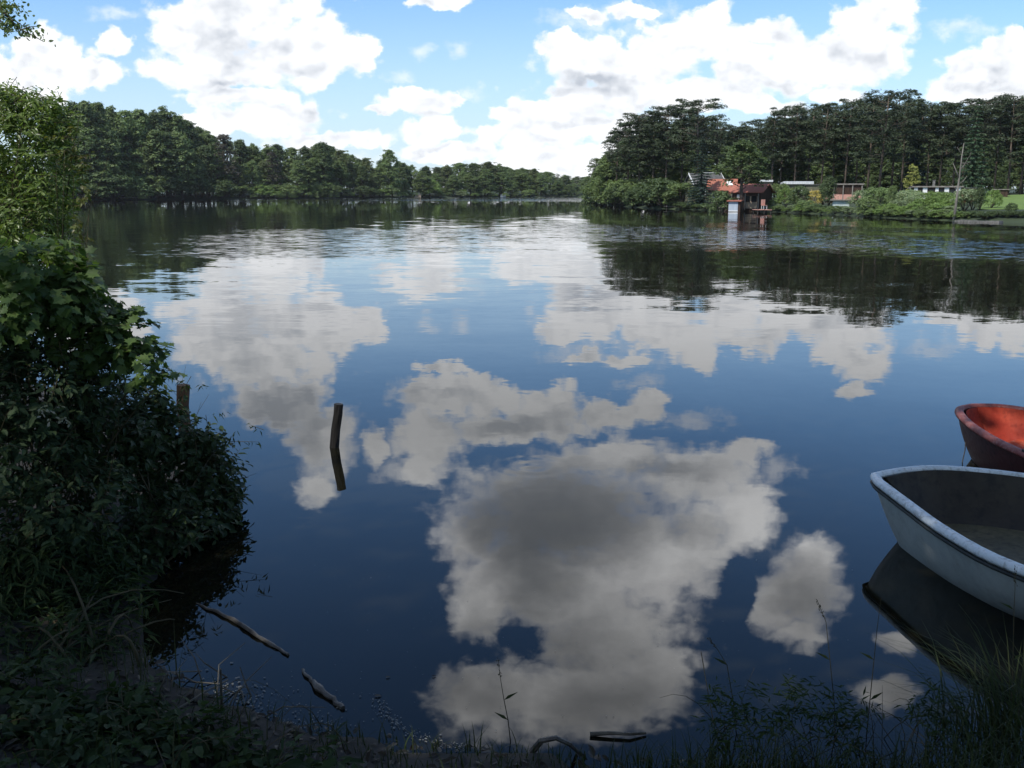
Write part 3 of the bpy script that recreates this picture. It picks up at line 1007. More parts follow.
def gable_house(name, label, loc, rz, W, Dp, Hw, Hr, wall, roof, over=.25, trim=None, front=None):
    """house with its ridge along the front; origin at the middle of the floor"""
    r = thing(name, loc, label, 'house', rz=rz)
    mb = MB()
    x, y = W / 2, Dp / 2
    mb.raw([(-x, -y, -.3), (x, -y, -.3), (x, y, -.3), (-x, y, -.3), (-x, -y, Hw), (x, -y, Hw), (x, y, Hw), (-x, y, Hw), (-x, 0, Hw + Hr), (x, 0, Hw + Hr)],
           [(0, 1, 5, 4), (1, 2, 6, 9, 5), (2, 3, 7, 6), (3, 0, 4, 8, 7), (4, 5, 9, 8), (6, 7, 8, 9), (0, 3, 2, 1)])
    mb.build('wall', M[wall], r)
    rb = MB()
    t_ = .10
    k = Hr / y
    X, Yo = x + over, y + over
    e = Hw - over * k
    prof = [(-Yo, e + .02), (0, Hw + Hr + .02), (Yo, e + .02), (Yo, e + .02 + t_), (0, Hw + Hr + .02 + t_), (-Yo, e + .02 + t_)]
    V = [(-X, p, q) for p, q in prof] + [(X, p, q) for p, q in prof]
    rb.raw(V, [(0, 1, 7, 6), (1, 2, 8, 7), (2, 3, 9, 8), (3, 4, 10, 9), (4, 5, 11, 10), (5, 0, 6, 11), (0, 5, 4, 1), (1, 4, 3, 2), (6, 7, 10, 11), (7, 8, 9, 10)])
    rf = rb.build('roof', M[roof], r)
    if trim:
        for sx in (-1, 1):
            tb = MB()
            V = [(sx * (X + .004), p, q) for p, q in [(-Yo - .02, e - .06), (0, Hw + Hr - .06), (0, Hw + Hr + .18), (-Yo - .02, e + .18)]]
            V2 = [(sx * (X + .05), b, c) for a, b, c in V]
            tb.raw(V + V2, [(0, 1, 2, 3), (7, 6, 5, 4), (0, 4, 5, 1), (1, 5, 6, 2), (2, 6, 7, 3), (3, 7, 4, 0)])
            tb.build('bargeboard', M[trim], rf)
    return r


def opening(root, x, z, w, h, y, face='front', frame='white', name='window'):
    """a framed window or door proud of a wall of the house; y is the wall plane"""
    fb = MB()
    t_ = .06
    if face == 'front':
        fb.box((x, y - .02, z + h / 2 + t_ / 2), (w + 2 * t_, .05, t_))
        fb.box((x, y - .02, z - h / 2 - t_ / 2), (w + 2 * t_, .05, t_))
        fb.box((x - w / 2 - t_ / 2, y - .02, z), (t_, .05, h))
        fb.box((x + w / 2 + t_ / 2, y - .02, z), (t_, .05, h))
        f = fb.build(name, M[frame], root)
        pb = MB()
        pb.box((x, y - .008, z), (w, .012, h))
        pb.build('pane', M['glass'], f)
    return f


def door(root, x, z0, w, h, y, m='white'):
    b = MB()
    b.box((x, y - .025, z0 + h / 2), (w, .05, h))
    d = b.build('door', M[m], root)
    h_ = MB()
    h_.tube([(x + w * .36, y - .05, z0 + h * .5), (x + w * .36, y - .10, z0 + h * .5), (x + w * .24, y - .10, z0 + h * .5)], .012, 5)
    h_.build('handle', M['greyroof'], d)
    return d


def flat_hut(name, label, loc, rz, W, Dp, H, wall, roof, over=.2, rt=.10, cat='house', slope=.12):
    r = thing(name, loc, label, cat, rz=rz)
    b = MB()
    x, y = W / 2, Dp / 2
    b.raw([(-x, -y, -.3), (x, -y, -.3), (x, y, -.3), (-x, y, -.3), (-x, -y, H), (x, -y, H), (x, y, H - slope), (-x, y, H - slope)],
          [(0, 1, 5, 4), (1, 2, 6, 5), (2, 3, 7, 6), (3, 0, 4, 7), (4, 5, 6, 7), (0, 3, 2, 1)])
    b.build('wall', M[wall], r)
    rb = MB()
    X, Y = x + over, y + over
    z0, z1 = H + .004, H - slope * (Y / y) + .004
    rb.raw([(-X, -Y, z0), (X, -Y, z0), (X, Y, z1), (-X, Y, z1), (-X, -Y, z0 + rt), (X, -Y, z0 + rt), (X, Y, z1 + rt), (-X, Y, z1 + rt)],
           [(0, 3, 2, 1), (4, 5, 6, 7), (0, 1, 5, 4), (1, 2, 6, 5), (2, 3, 7, 6), (3, 0, 4, 7)])
    rb.build('roof', M[roof], r)
    return r


def foot(px, D):
    p = at(px, 200, D)
    return Vector((p.x, p.y, gz(p.x, p.y)))


# red roofed house by the water
RZ = math.radians(-40)
f = foot(751, 105)
hs = gable_house('red_roofed_house', 'dark brown house with an orange red tiled roof right at the water', (f.x, f.y, f.z), RZ, 3.5, 2.3, 2.05 - f.z, .68, 'brownwall', 'redtile', .28)
tb = MB()
tb.box((.55, -1.175, (1.55 - f.z) / 2 + .02), (1.5, .03, 1.55 - f.z))
tb.build('front_panel', M['tanwall'], hs)
opening(hs, .15, 1.02, .5, .55, -1.19, frame='brownwall')
opening(hs, .95, 1.02, .5, .55, -1.19, frame='brownwall')
door(hs, -.75, .0, .55, 1.45, -1.15, 'white')
for x_ in (-1.55, .0, 1.5):
    pb = MB()
    pb.box((x_, -1.36, .85 - .15), (.09, .09, 1.7))
    pb.build('porch_post', M['plank'], hs)
lb = MB()
lb.raw([(-2.9, -.9, 1.45), (-2.05, -.9, 1.45), (-2.05, .7, 1.85), (-2.9, .7, 1.85), (-2.9, -.9, 1.53), (-2.05, -.9, 1.53), (-2.05, .7, 1.93), (-2.9, .7, 1.93)], [(0, 3, 2, 1), (4, 5, 6, 7), (0, 1, 5, 4), (1, 2, 6, 5), (2, 3, 7, 6), (3, 0, 4, 7)])
lb.build('side_roof', M['redtile'], hs)
lw = MB()
lw.box((-2.3, .0, .55), (1.05, 1.2, 1.6))
lw.build('side_wall', M['brownwall'], hs)

f = foot(722, 118)
h2 = gable_house('orange_roofed_house', 'house with a pale patched orange roof half hidden behind the dark spruce', (f.x, f.y, f.z), math.radians(-18), 3.0, 2.6, 2.3 - f.z, 1.1, 'tanwall', 'orangetile', .25)
pb = MB()
k_ = 1.1 / 1.3
pb.raw([(.55, -.9, 2.3 - f.z + .40 * k_ + .16), (1.3, -.9, 2.3 - f.z + .40 * k_ + .16), (1.0, -.3, 2.3 - f.z + 1.0 * k_ + .16), (.5, -.3, 2.3 - f.z + 1.0 * k_ + .16)], [(0, 1, 2, 3)])
pb.build('roof_patch', M['white'], [c for c in h2.children if c.name.startswith('roof')][0])
opening(h2, -.6, 1.0, .6, .7, -1.3)
opening(h2, .6, 1.0, .6, .7, -1.3)

f = foot(704, 128)
h3 = gable_house('grey_roofed_cabin', 'cabin with a dark roof and white bargeboards behind the spruce', (f.x, f.y, f.z), math.radians(14), 4.0, 2.8, 3.1 - f.z, 1.15, 'olivewall', 'greyroof', .25, 'white')
opening(h3, -.9, 1.3, .7, .8, -1.4)
opening(h3, .9, 1.3, .7, .8, -1.4)
rb = MB()
rb.box((.9, 0, 4.25 - f.z + .17), (2.2, .30, .07))
rb.build('ridge_cap', M['white'], h3)

# blue boat shed standing in the water
p = onz(734, 212)
sh = thing('boat_shed', (p.x, p.y, 0), 'small blue white boat shed under a red roof in the lake', 'shed', rz=math.radians(-22))
b = MB()
b.box((0, .75, .47), (1.22, 1.5, 1.14))
b.build('wall', M['brownwall'], sh)
b = MB()
b.box((-.10, -.02, .53), (.94, .036, .98))
d_ = b.build('door', M['bluewall'], sh)
b = MB()
b.box((-.10, -.045, .02 + .08), (.94, .02, .10))
b.build('kick_board', M['white'], d_)
b = MB()
b.raw([(-.76, -.22, 1.05), (.72, -.22, 1.05), (.72, 1.7, 1.15), (-.76, 1.7, 1.15), (-.76, -.22, 1.14), (.72, -.22, 1.14), (.72, 1.7, 1.24), (-.76, 1.7, 1.24)], [(0, 3, 2, 1), (4, 5, 6, 7), (0, 1, 5, 4), (1, 2, 6, 5), (2, 3, 7, 6), (3, 0, 4, 7)])
b.build('roof', M['redtile'], sh)

# flat roofed summer houses further along
f = foot(796, 124)
h4 = flat_hut('white_roofed_hut', 'low hut with a bright white flat roof among the shrubs', (f.x, f.y, f.z), math.radians(-8), 3.1, 2.6, 2.95 - f.z, 'olivewall', 'paleroof', .25, .34)
opening(h4, 0, 1.0, .8, .7, -1.3)
f = foot(765, 126)
h5 = flat_hut('white_roofed_hut', 'glimpse of a white flat roof just past the red roof', (f.x, f.y, f.z), math.radians(-8), 1.2, 2.0, 3.25 - f.z, 'olivewall', 'paleroof', .15, .24)
f = foot(817, 112)
h6 = flat_hut('olive_hut', 'plain olive hut beside the yellow blossom', (f.x, f.y, f.z), math.radians(-14), 2.6, 2.2, 2.75 - f.z, 'olivewall', 'greyroof', .12, .08)
door(h6, .6, .0, .7, 1.5, -1.1, 'brownwall')
f = foot(841, 108)
h7 = flat_hut('veranda_house', 'summer house with a pale framed open veranda', (f.x, f.y, f.z), math.radians(-12), 3.9, 2.6, 2.75 - f.z, 'brownwall', 'plank', .18, .14)
for x_ in (-1.9, -.95, 0, .95, 1.9):
    pb = MB()
    pb.box((x_, -1.46, (2.75 - f.z) / 2 - .05), (.10, .10, 2.75 - f.z - .02))
    pb.build('veranda_post', M['plank'], h7)
pb = MB()
pb.box((0, -1.46, .62), (3.8, .06, .55))
pb.build('railing', M['pinkboard'], h7)
p = onz(843, 214)
bh = flat_hut('boathouse', 'pale greenish boathouse with a thin flat roof at the water edge', (p.x, p.y + .8, .05), math.radians(-16), 1.45, 1.5, 1.18, 'greenwhite', 'plank', .26, .09, 'shed')
dk = MB()
for x_ in (-.36, .36):
    dd = MB()
    dd.box((x_, -.765, .56), (.66, .03, 1.06))
    dd.build('door', M['greenwhite'], bh)

# white bungalow
f = foot(934, 100)
bg_ = flat_hut('bungalow', 'low white pillared bungalow with a flat roof and dark windows', (f.x, f.y, f.z), math.radians(-14), 4.3, 3.0, 2.45 - f.z, 'brownwall', 'plank', .22, .13)
hh = 2.45 - f.z
for x_, w_ in ((-2.0, .34), (-1.15, .42), (-.05, .30), (.85, .42), (1.92, .44)):
    pb = MB()
    pb.box((x_, -1.54, hh / 2), (w_, .08, hh - .01))
    pb.build('pillar', M['white'], bg_)
for x_ in (-1.55, -.55, .42, 1.36):
    wb = MB()
    wb.box((x_, -1.512, hh * .62), (.5, .02, hh * .5))
    wb.build('window', M['glass'], bg_)
cb = MB()
cb.box((-.1, .3, hh + .38), (.22, .22, .62)).box((-.1, .3, hh + .715), (.30, .30, .05))
cb.build('chimney', M['stone'], bg_)
rb = MB()
rb.box((2.85, .0, hh * .5 - .1), (1.3, 2.6, hh - .05))
rb.build('red_annex', M['redwall'], bg_)
rb = MB()
rb.box((2.87, .0, hh - .06), (1.5, 2.9, .08))
rb.build('annex_roof', M['greyroof'], bg_)
f = foot(999, 97)
h9 = flat_hut('garden_shed', 'small shadowed shed at the top of the lawn', (f.x, f.y, f.z), math.radians(-20), 1.3, 1.3, 2.2 - f.z, 'brownwall', 'plank', .12, .08, 'shed')


def jetty(px0, px1, row, depth, label, deck='plank', post='darkplank', z=.30):
    a, b_ = onz(px0, row), onz(px1, row)
    c = (a + b_) / 2
    W = (b_ - a).length
    r = thing('wooden_jetty', (c.x, c.y, 0), label, 'jetty', rz=math.atan2(b_.y - a.y, b_.x - a.x))
    d = MB()
    n = max(5, int(W / .22))
    for i in range(n):
        d.box((-W / 2 + W * (i + .5) / n, depth / 2, z + random.uniform(-.008, .008)), (W / n * .9, depth, .05))
    d.build('deck', M[deck], r)
    for x_ in (-W / 2 + .1, 0, W / 2 - .1):
        for y_ in (.12, depth - .15):
            p_ = MB()
            p_.tube([(x_, y_, -.7), (x_, y_, z + .02 if y_ > .2 else z + .14)], .06, 7)
            p_.build('post', M[post], r)
    return r


jetty(666, 684, 209, 2.2, 'long low grey jetty under the dark bushes of the wooded point')
jetty(713, 728, 211, 2.0, 'pale edged jetty between the spruce and the boat shed', z=.34)
jetty(757, 772, 213, 2.0, 'sunlit pinkish landing stage in front of the red roofed house', 'pinkboard')
p = onz(764.5, 212.4)
ch = thing('garden_chair', (p.x, p.y + .25, .325), 'pale pink garden chair standing on the sunlit landing stage', 'chair', rz=.3)
b = MB(); b.box((0, 0, .36), (.44, .42, .05)); b.build('seat', M['pinkboard'], ch)
b = MB(); b.box((0, .23, .66), (.44, .04, .56)); b.build('backrest', M['pinkboard'], ch)
for sx in (-1, 1):
    for sy in (-1, 1):
        b = MB(); b.box((sx * .19, sy * .18, .168), (.04, .04, .336)); b.build('leg', M['white'], ch)

# rowing boat moored on the far right
p = onz(1012, 221)
rb_ = thing('rowing_boat', (p.x, p.y, 0), 'grey rowing boat moored by the dark bush below the lawn', 'boat', rz=math.radians(-6))
b = MB()
ns = 12
V, F = [], []
for i in range(ns + 1):
    s_ = i / ns
    w_ = .62 * math.sin(PI * min(1, .08 + s_ * .72)) ** .7
    x_ = -1.7 + 3.2 * s_
    zg = .42 + .16 * (1 - s_) ** 2
    for j in range(9):
        a_ = -PI / 2 + PI * j / 8
        V.append((x_ + .18 * (1 - s_) ** 3 * (1 - math.cos(a_)) * -1, math.sin(a_) * w_, zg - (zg + .12) * max(0, math.cos(a_)) ** .7))
for i in range(ns):
    for j in range(8):
        F.append((i * 9 + j, i * 9 + j + 1, (i + 1) * 9 + j + 1, (i + 1) * 9 + j))
F.append(tuple(ns * 9 + j for j in range(9)))
b.raw(V, F)
b.build('hull', M['plank'], rb_, True)
b = MB()
b.tube([V[i * 9] for i in range(ns, -1, -1)] + [V[i * 9 + 8] for i in range(ns + 1)], .035, 6)
b.build('gunwale', M['white'], rb_, True)
for x_ in (-.4, .6):
    b = MB(); b.box((x_, 0, .30), (.22, 1.0, .04)); b.build('thwart', M['plank'], rb_)

# stone edging and lawn
lm, lt, lo_ = mat_new('mown_lawn')
ltc = lt.new('ShaderNodeTexCoord')
lc = lt.ramp(lt.noise(ltc.outputs['Object'], 1.2, 6, .65), [(.3, (.075, .125, .018)), (.7, (.125, .19, .028))])
lp = lt.new('ShaderNodeBsdfPrincipled')
lt.l.new(lc, lp.inputs['Base Color'])
lp.inputs['Roughness'].default_value = .9
lt.l.new(lp.outputs[0], lo_.inputs[0])
lb = MB()
V, F = [], []
A, B_, C_, D_ = onz(976, 219.5), onz(1046, 220.5), at(1060, 205, 104), at(984, 206, 100)
nl = 16
for i in range(nl + 1):
    for j in range(nl + 1):
        a_, c_ = i / nl, j / nl
        q = A.lerp(B_, a_).lerp(D_.lerp(C_, a_), c_)
        V.append((q.x, q.y, gz(q.x, q.y) + .03 + .55 * c_))
for i in range(nl):
    for j in range(nl):
        k_ = i * (nl + 1) + j
        F.append((k_, k_ + nl + 1, k_ + nl + 2, k_ + 1))
lb.raw(V, F)
tag(lb.build('lawn', lm, None, True), kind='structure')
a, b_ = onz(958, 221.8), onz(1003, 223)
sw = MB()
c = (a + b_) / 2
n = 14
for i in range(n):
    q = a.lerp(b_, (i + .5) / n)
    sw.box((q.x, q.y + .25, .00 + random.uniform(-.03, .03)), ((b_ - a).length / n * .96, .4 + random.uniform(0, .1), .22), math.atan2(b_.y - a.y, b_.x - a.x))
tag(sw.build('stone_bank_edging', M['stone']), 'low grey stone edging along the water below the lawn', 'stone edging')

# dead tree at the water edge
p = onz(957, 221)
dt = thing('dead_tree', (p.x, p.y + .6, gz(p.x, p.y + .6)), 'bare bleached dead tree leaning at the water edge', 'tree')
b = MB()
def rel(px, py):
    q = at(px, py, p.y + .6)
    return (q.x - dt.location.x, q.y - dt.location.y, q.z - dt.location.z)
b.tube([(0, 0, -.3), rel(956, 205), rel(958, 188), rel(960, 172), rel(962, 155), rel(964, 143)], [.11, .09, .07, .055, .04, .018], 8, jit=.12)
b.build('trunk', M['deadwood'], dt, True)
for (x0, y0, x1, y1, r0) in ((959, 178, 953, 163, .045), (960, 170, 968, 158, .045), (961, 163, 971, 162, .035), (959, 184, 967, 176, .04), (962, 154, 957, 147, .025), (968, 158, 971, 152, .018), (958, 190, 951, 184, .03)):
    b = MB()
    b.tube([rel(x0, y0), rel((x0 + x1) / 2 + .4, (y0 + y1) / 2 + 1), rel(x1, y1)], [r0, r0 * .7, r0 * .3], 5)
    b.build('branch', M['deadwood'], dt, True)

# shrubs and garden plants
def sD(px):
    return shoreD(px, SHORE_RIGHT)
plant('limebush', 748, 198, sD(748) + 1.0, 'small bright green bush between shed and red roofed house', wide=.55)
plant('darkbush', 722, 191, 103, 'round green bush between the spruce and the blue shed', wide=.9)
plant('bush', 772, 200, sD(772) + 2.5, 'green garden shrub by the dark gable end', wide=.9)
plant('bush', 781, 184, sD(781) + 6, 'tall green shrub under the white roof', wide=.8)
plant('limebush', 787, 187, sD(787) + 4, 'tall yellow green shrub under the white roof', wide=.75)
plant('palebush', 779, 204, sD(779) + 1.2, 'low pale shrub beside the landing stage', wide=1.2)
plant('palebush', 791, 205, sD(791) + 1.2, 'low pale waterside shrub before the dark shrub', wide=1.3)
plant('darkbush', 800, 186, sD(800) + 4, 'dark upright shrub between yellow green shrub and olive hut', wide=.75)
plant('bush', 806, 200, sD(806) + 1.5, 'waterside shrub below the yellow blossom', wide=1.5)
plant('darkbush', 818, 204, sD(818) + 1.5, 'low dark shrub trailing in the water by the boathouse', wide=1.8)
plant('blossom', 815, 191, sD(815) + 6, 'round bush full of yellow blossom', wide=1.0)
plant('thuja', 830, 177, 98, 'narrow dark conifer shaped column beside the veranda', wide=1.0)
plant('thuja', 824, 183, 101, 'shorter dark column between the hut and the tall column', wide=1.0)
plant('bush', 879, 187, sD(872) + 3.0, 'big leaved rounded green bush hanging over the water', wide=1.0)
plant('bush', 868, 199, sD(868) + 1.2, 'lower bush in front of the big leaved bush', wide=1.1)
plant('palebush', 862, 190, sD(862) + 8, 'pale flowering shrub behind the boathouse roof', wide=1.0)
plant('bush', 893, 186, sD(893) + 3, 'ivy covered stump standing dark in the bright garden', wide=.28, cat='stump', name='ivy_stump')
plant('yellow', 915, 164, 102, 'slender yellow green sapling beside the bungalow', wide=1.0)
gl = 'bright green garden shrub on the slope below the bungalow'
gg = 'bright garden shrubs below the bungalow'
for px, tp, dd, k_ in ((888, 203, 1.2, 'limebush'), (899, 200, 3, 'palebush'), (905, 206, 1.2, 'limebush'), (911, 196, 6, 'palebush'), (917, 203, 2, 'limebush'), (925, 198, 5, 'limebush'), (929, 206, 1.2, 'bush'), (936, 196, 6, 'limebush'), (941, 203, 2, 'limebush'),
                       (945, 192, 7, 'limebush'), (921, 192, 9, 'palebush'), (933, 191, 9, 'limebush'), (908, 190, 10, 'palebush'), (898, 208, 1.0, 'bush'), (915, 209, 1.0, 'bush'), (944, 209, 1.0, 'bush'), (922, 210, 1.0, 'limebush'),
                       (948, 197, 5, 'limebush'), (952, 206, 1.5, 'palebush'), (899, 193, 10, 'palebush'), (884, 196, 8, 'palebush')):
    plant(k_, px, tp, sD(px) + dd, gl, gg, wide=1.5)
plant('palebush', 966, 189, sD(966) + 4.5, 'tall feathery pale green shrub beside the bare dead tree', wide=.95)
plant('palebush', 974, 190, sD(974) + 6.0, 'pale green shrub touching the dark column above the lawn', wide=.8)
plant('thuja', 981, 188, sD(981) + 5.0, 'dark shaded column shrub at the corner of the lawn', wide=.9)
plant('limebush', 992, 189, sD(992) + 9.0, 'bright green shrub at the top of the lawn', wide=.7)
plant('darkbush', 1012, 203, sD(1012) + 2.2, 'black looking bush on the lawn by the moored boat', wide=.8)
plant('bush', 968, 212, sD(968) + .9, 'low waterside shrub at the foot of the dead tree', wide=1.4)
plant('darkbush', 985, 214, sD(985) + .9, 'low dark plants along the stone edging', wide=2.0)
plant('darkbush', 1030, 206, sD(1024) + 4, 'dark bush at the far end of the lawn', wide=1.0)
plant('bush', 1048, 206, sD(1024) + 2, 'green bush beyond the far end of the lawn', wide=1.2)

for i, px in enumerate(range(774, 962, 7)):
    plant(random.choice(['bush', 'limebush', 'palebush', 'bush']), px + random.uniform(-2, 2), np.interp(px, [774, 860, 960], [206, 208, 211]) + random.uniform(-2, 2.5), sD(px) + .7, 'low green waterside plant along the garden bank', 'low waterside plants along the garden bank', wide=1.6)
for i, px in enumerate(range(962, 1030, 7)):
    plant('darkbush', px, 217 + random.uniform(-1.5, 1), sD(min(px, 1023)) + 1.5, 'low dark plant above the grey stone edging', 'low dark plants above the stone edging', wide=1.8)
for i, px in enumerate(range(690, 772, 8)):
    plant(random.choice(['bush', 'darkbush']), px, 205 + random.uniform(-2, 2), sD(px) + 1.4, 'low dark waterside bush between the spruce and the landing stage', 'low bushes by the jetties', wide=1.3)

for px, tp in ((688, 203), (697, 204), (706, 203.5), (714, 204), (681, 202)):
    plant('darkbush', px, tp, sD(px) + .6, 'low dark waterside bush below the spruce', 'low dark bushes below the spruce', wide=1.9)

# far shore specks: a jetty, a moored boat and pale huts on the bank
p = onz(126, 200)
jt = jetty(111, 134, 199.8, 3.0, 'tiny far jetty under the spreading willow bush', z=.55)
p = at(123, 195, shoreD(123, SHORE_LEFT) + 2)
hb = thing('parasol', (p.x, p.y, gz(p.x, p.y)), 'tiny white parasol at the jetty under the willow bush', 'parasol')
b = MB(); b.tube([(0, 0, -.1), (0, 0, p.z - gz(p.x, p.y))], .03, 6); b.build('pole', M['white'], hb)
b = MB()
zt = p.z - gz(p.x, p.y)
b.raw([(0, 0, zt + .25)] + [(.6 * math.cos(k_ * PI / 4), .6 * math.sin(k_ * PI / 4), zt - .12) for k_ in range(8)] + [(0, 0, zt + .19)] + [(.58 * math.cos(k_ * PI / 4), .58 * math.sin(k_ * PI / 4), zt - .14) for k_ in range(8)],
      [(0, 1 + k_, 1 + (k_ + 1) % 8) for k_ in range(8)] + [(9, 10 + (k_ + 1) % 8, 10 + k_) for k_ in range(8)] + [(1 + k_, 10 + k_, 10 + (k_ + 1) % 8, 1 + (k_ + 1) % 8) for k_ in range(8)])
b.build('canopy', M['white'], hb)
for px, row, w_, lab in ((418, 194.5, 2.0, 'tiny sandy coloured hut on the far shore beside the yellow green bush'), (503, 195.4, 1.9, 'pale hut at the far water edge near the middle of the lake')):
    D = shoreD(px, SHORE_LEFT) + 2.4
    q = at(px, row, D)
    g = gz(q.x, q.y)
    flat_hut('lakeside_hut', lab, (q.x, q.y, g), .1, w_, 1.6, max(.7, q.z - g), 'tanwall' if px == 418 else 'bluewall', 'plank', .15, .1, 'hut')


# ------------------------------------------------------------------ the near bank: thicket, grass, driftwood
M['brightshrub'] = leaf_mat('fresh_shrub_leaves', [(.090, .140, .026), (.130, .200, .036), (.180, .250, .070)], trans=.42, rough=.38, spec=.5, vary=.05, sat=.92)
M['mapleleaf'] = leaf_mat('maple_leaves', [(.050, .095, .022), (.075, .130, .028), (.105, .170, .040)], trans=.42, rough=.5, spec=.3, vary=.05, sat=.92)
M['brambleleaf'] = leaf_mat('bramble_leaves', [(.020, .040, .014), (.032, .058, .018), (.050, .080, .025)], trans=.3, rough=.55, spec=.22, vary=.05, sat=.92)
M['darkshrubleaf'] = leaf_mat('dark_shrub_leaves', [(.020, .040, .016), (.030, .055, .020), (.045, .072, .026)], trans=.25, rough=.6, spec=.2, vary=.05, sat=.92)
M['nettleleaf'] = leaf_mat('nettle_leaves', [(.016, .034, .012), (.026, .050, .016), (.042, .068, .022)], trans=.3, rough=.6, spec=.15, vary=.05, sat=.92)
M['vineleaf'] = leaf_mat('vine_leaves', [(.070, .100, .024), (.105, .135, .030), (.140, .120, .040)], trans=.4, rough=.45, spec=.4, vary=.05, sat=.92)
M['grass'] = leaf_mat('grass_blades', [(.018, .032, .010), (.030, .048, .014), (.034, .046, .018), (.045, .050, .022)], trans=.3, rough=.6, spec=.12, vary=.02, sat=.92)
M['stem'] = surf_mat('green_brown_stems', (.035, .035, .018), (.075, .060, .032), 9, .8, .2)
M['twig'] = surf_mat('pale_dead_twigs', (.060, .052, .040), (.14, .125, .10), 14, .85, .2)
M['wetlog'] = surf_mat('wet_driftwood', (.030, .026, .022), (.11, .10, .085), 16, .55, .4, (1, 1, 1), .006, c3=(.22, .20, .17))
M['postdark'] = surf_mat('dark_wet_post', (.007, .006, .005), (.020, .017, .015), 14, .7, .3, (1, 1, .15), .008)
M['postred'] = surf_mat('weathered_red_brown_post', (.085, .045, .026), (.22, .12, .07), 16, .9, .2, (1, 1, .12), .012)
M['flower'] = leaf_mat('cream_flowers', [(.20, .19, .13), (.28, .27, .20)], trans=.3)


def near_plant(name, label, cat, base, blobs, mat, tpl, size, droop=.3, upn=.8, stems=14, part='leaves', stemr=.008, twigs=True, dens=1.0):
    """blobs: px, py, D, rx, ry (pixels at that distance), depth (m), leaves"""
    base = Vector(base)
    r = thing(name, base, label, cat)
    lv, st = MB(), MB()
    allc = []
    for (px, py, D, rx, ry, dep, n) in blobs:
        c = np.array(at(px, py, D))
        k = D / FPX
        # leaves come in small sprays along short twigs
        ns = max(1, int(n * dens) // 7)
        d = rnd_unit(ns) * (.35 + .65 * rng.random(ns) ** .45)[:, None]
        sc = c + d * np.array([rx * k, dep, ry * k])
        out = d * np.array([1, 1, .6])
        for q, o_ in zip(sc, out):
            if q[2] < .03 + max(0.0, float(signed([(q[0], q[1])])[0]) * .12):
                continue
            m_ = 7
            tdir = o_ + rng.normal(size=3) * .5 + np.array([0, 0, -.1])
            tdir /= np.linalg.norm(tdir) + 1e-6
            L = size * (1.6 + rng.random())
            t_ = np.linspace(-.5, .5, m_)
            o = q + tdir * (t_ * L)[:, None] + rng.normal(size=(m_, 3)) * .12 * size
            side = np.cross(tdir, [0, 0, 1.0])
            side /= np.linalg.norm(side) + 1e-6
            sg = np.where(np.arange(m_) % 2 == 0, 1, -1)[:, None]
            a = tdir * .6 + side * sg * .9 + rng.normal(size=(m_, 3)) * .30 + np.array([0, 0, -droop])
            nr = np.array([0, 0, upn]) + o_ * .5 + rng.normal(size=(m_, 3)) * .38
            lv.leaves(o, a, nr, size * (.65 + .6 * rng.random(m_)), tpl)
            if twigs and rng.random() < .5:
                st.tube([q - tdir * L * .9, q, q + tdir * L * .5], [.0022, .0018, .001], 3, False)
        allc.append(c - np.array([0, 0, .35 * ry * k]))
    loc = np.array(base)
    for i in range(stems):
        c = allc[i % len(allc)] + rng.normal(size=3) * np.array([.12, .12, .05])
        b = loc + np.array([rng.normal() * .12, rng.normal() * .12, -.05])
        m_ = (b + c) / 2 + rng.normal(size=3) * .10 + np.array([0, 0, .12])
        ts = np.linspace(0, 1, 7)[:, None]
        P = (1 - ts) ** 2 * b + 2 * ts * (1 - ts) * m_ + ts ** 2 * c
        st.tube(P, [stemr * (1 - .75 * j / 6) for j in range(7)], 5)
    for mb in (lv, st):
        mb.v = [v - loc for v in mb.v]
    st.build('stem', M['stem'], r, True)
    lv.build(part, M[mat], r)
    return r


def bp(px, py, D):
    q = at(px, py, D)
    return (q.x, q.y, gz(q.x, q.y))


near_plant('bright_shrub', 'tall bright green sunlit shrub at the head of the dark thicket', 'shrub', bp(20, 250, 6.6),
           [(10, 160, 7.1, 56, 66, .35, 1300), (20, 230, 7.1, 50, 50, .35, 1000), (0, 205, 7.5, 70, 60, .3, 1300), (4, 195, 6.7, 30, 50, .3, 700), (14, 150, 6.6, 44, 62, .45, 900), (38, 118, 6.5, 26, 26, .3, 320), (52, 160, 6.4, 16, 60, .3, 380), (6, 108, 6.6, 26, 24, .3, 300), (30, 215, 6.4, 38, 40, .4, 620), (66, 126, 6.5, 10, 14, .15, 70), (-30, 180, 6.7, 50, 80, .5, 700), (20, 250, 6.4, 45, 40, .4, 420), (18, 98, 6.5, 16, 12, .2, 90), (48, 103, 6.5, 14, 10, .2, 70)],
           'brightshrub', T_SLIM, .052, .35, .7, 22, dens=2.1)
near_plant('hanging_vine', 'thin leafy vine strand hanging free beside the bright shrub', 'vine', bp(58, 250, 6.25),
           [(70, 140, 6.2, 8, 14, .06, 70), (80, 162, 6.2, 8, 14, .06, 60), (83, 182, 6.2, 5, 14, .05, 45), (80, 205, 6.2, 5, 14, .05, 36), (76, 226, 6.2, 5, 10, .05, 28), (86, 236, 6.2, 6, 5, .05, 16), (63, 150, 6.2, 8, 20, .06, 60)],
           'vineleaf', T_OVATE, .036, .6, .5, 8, stemr=.004)
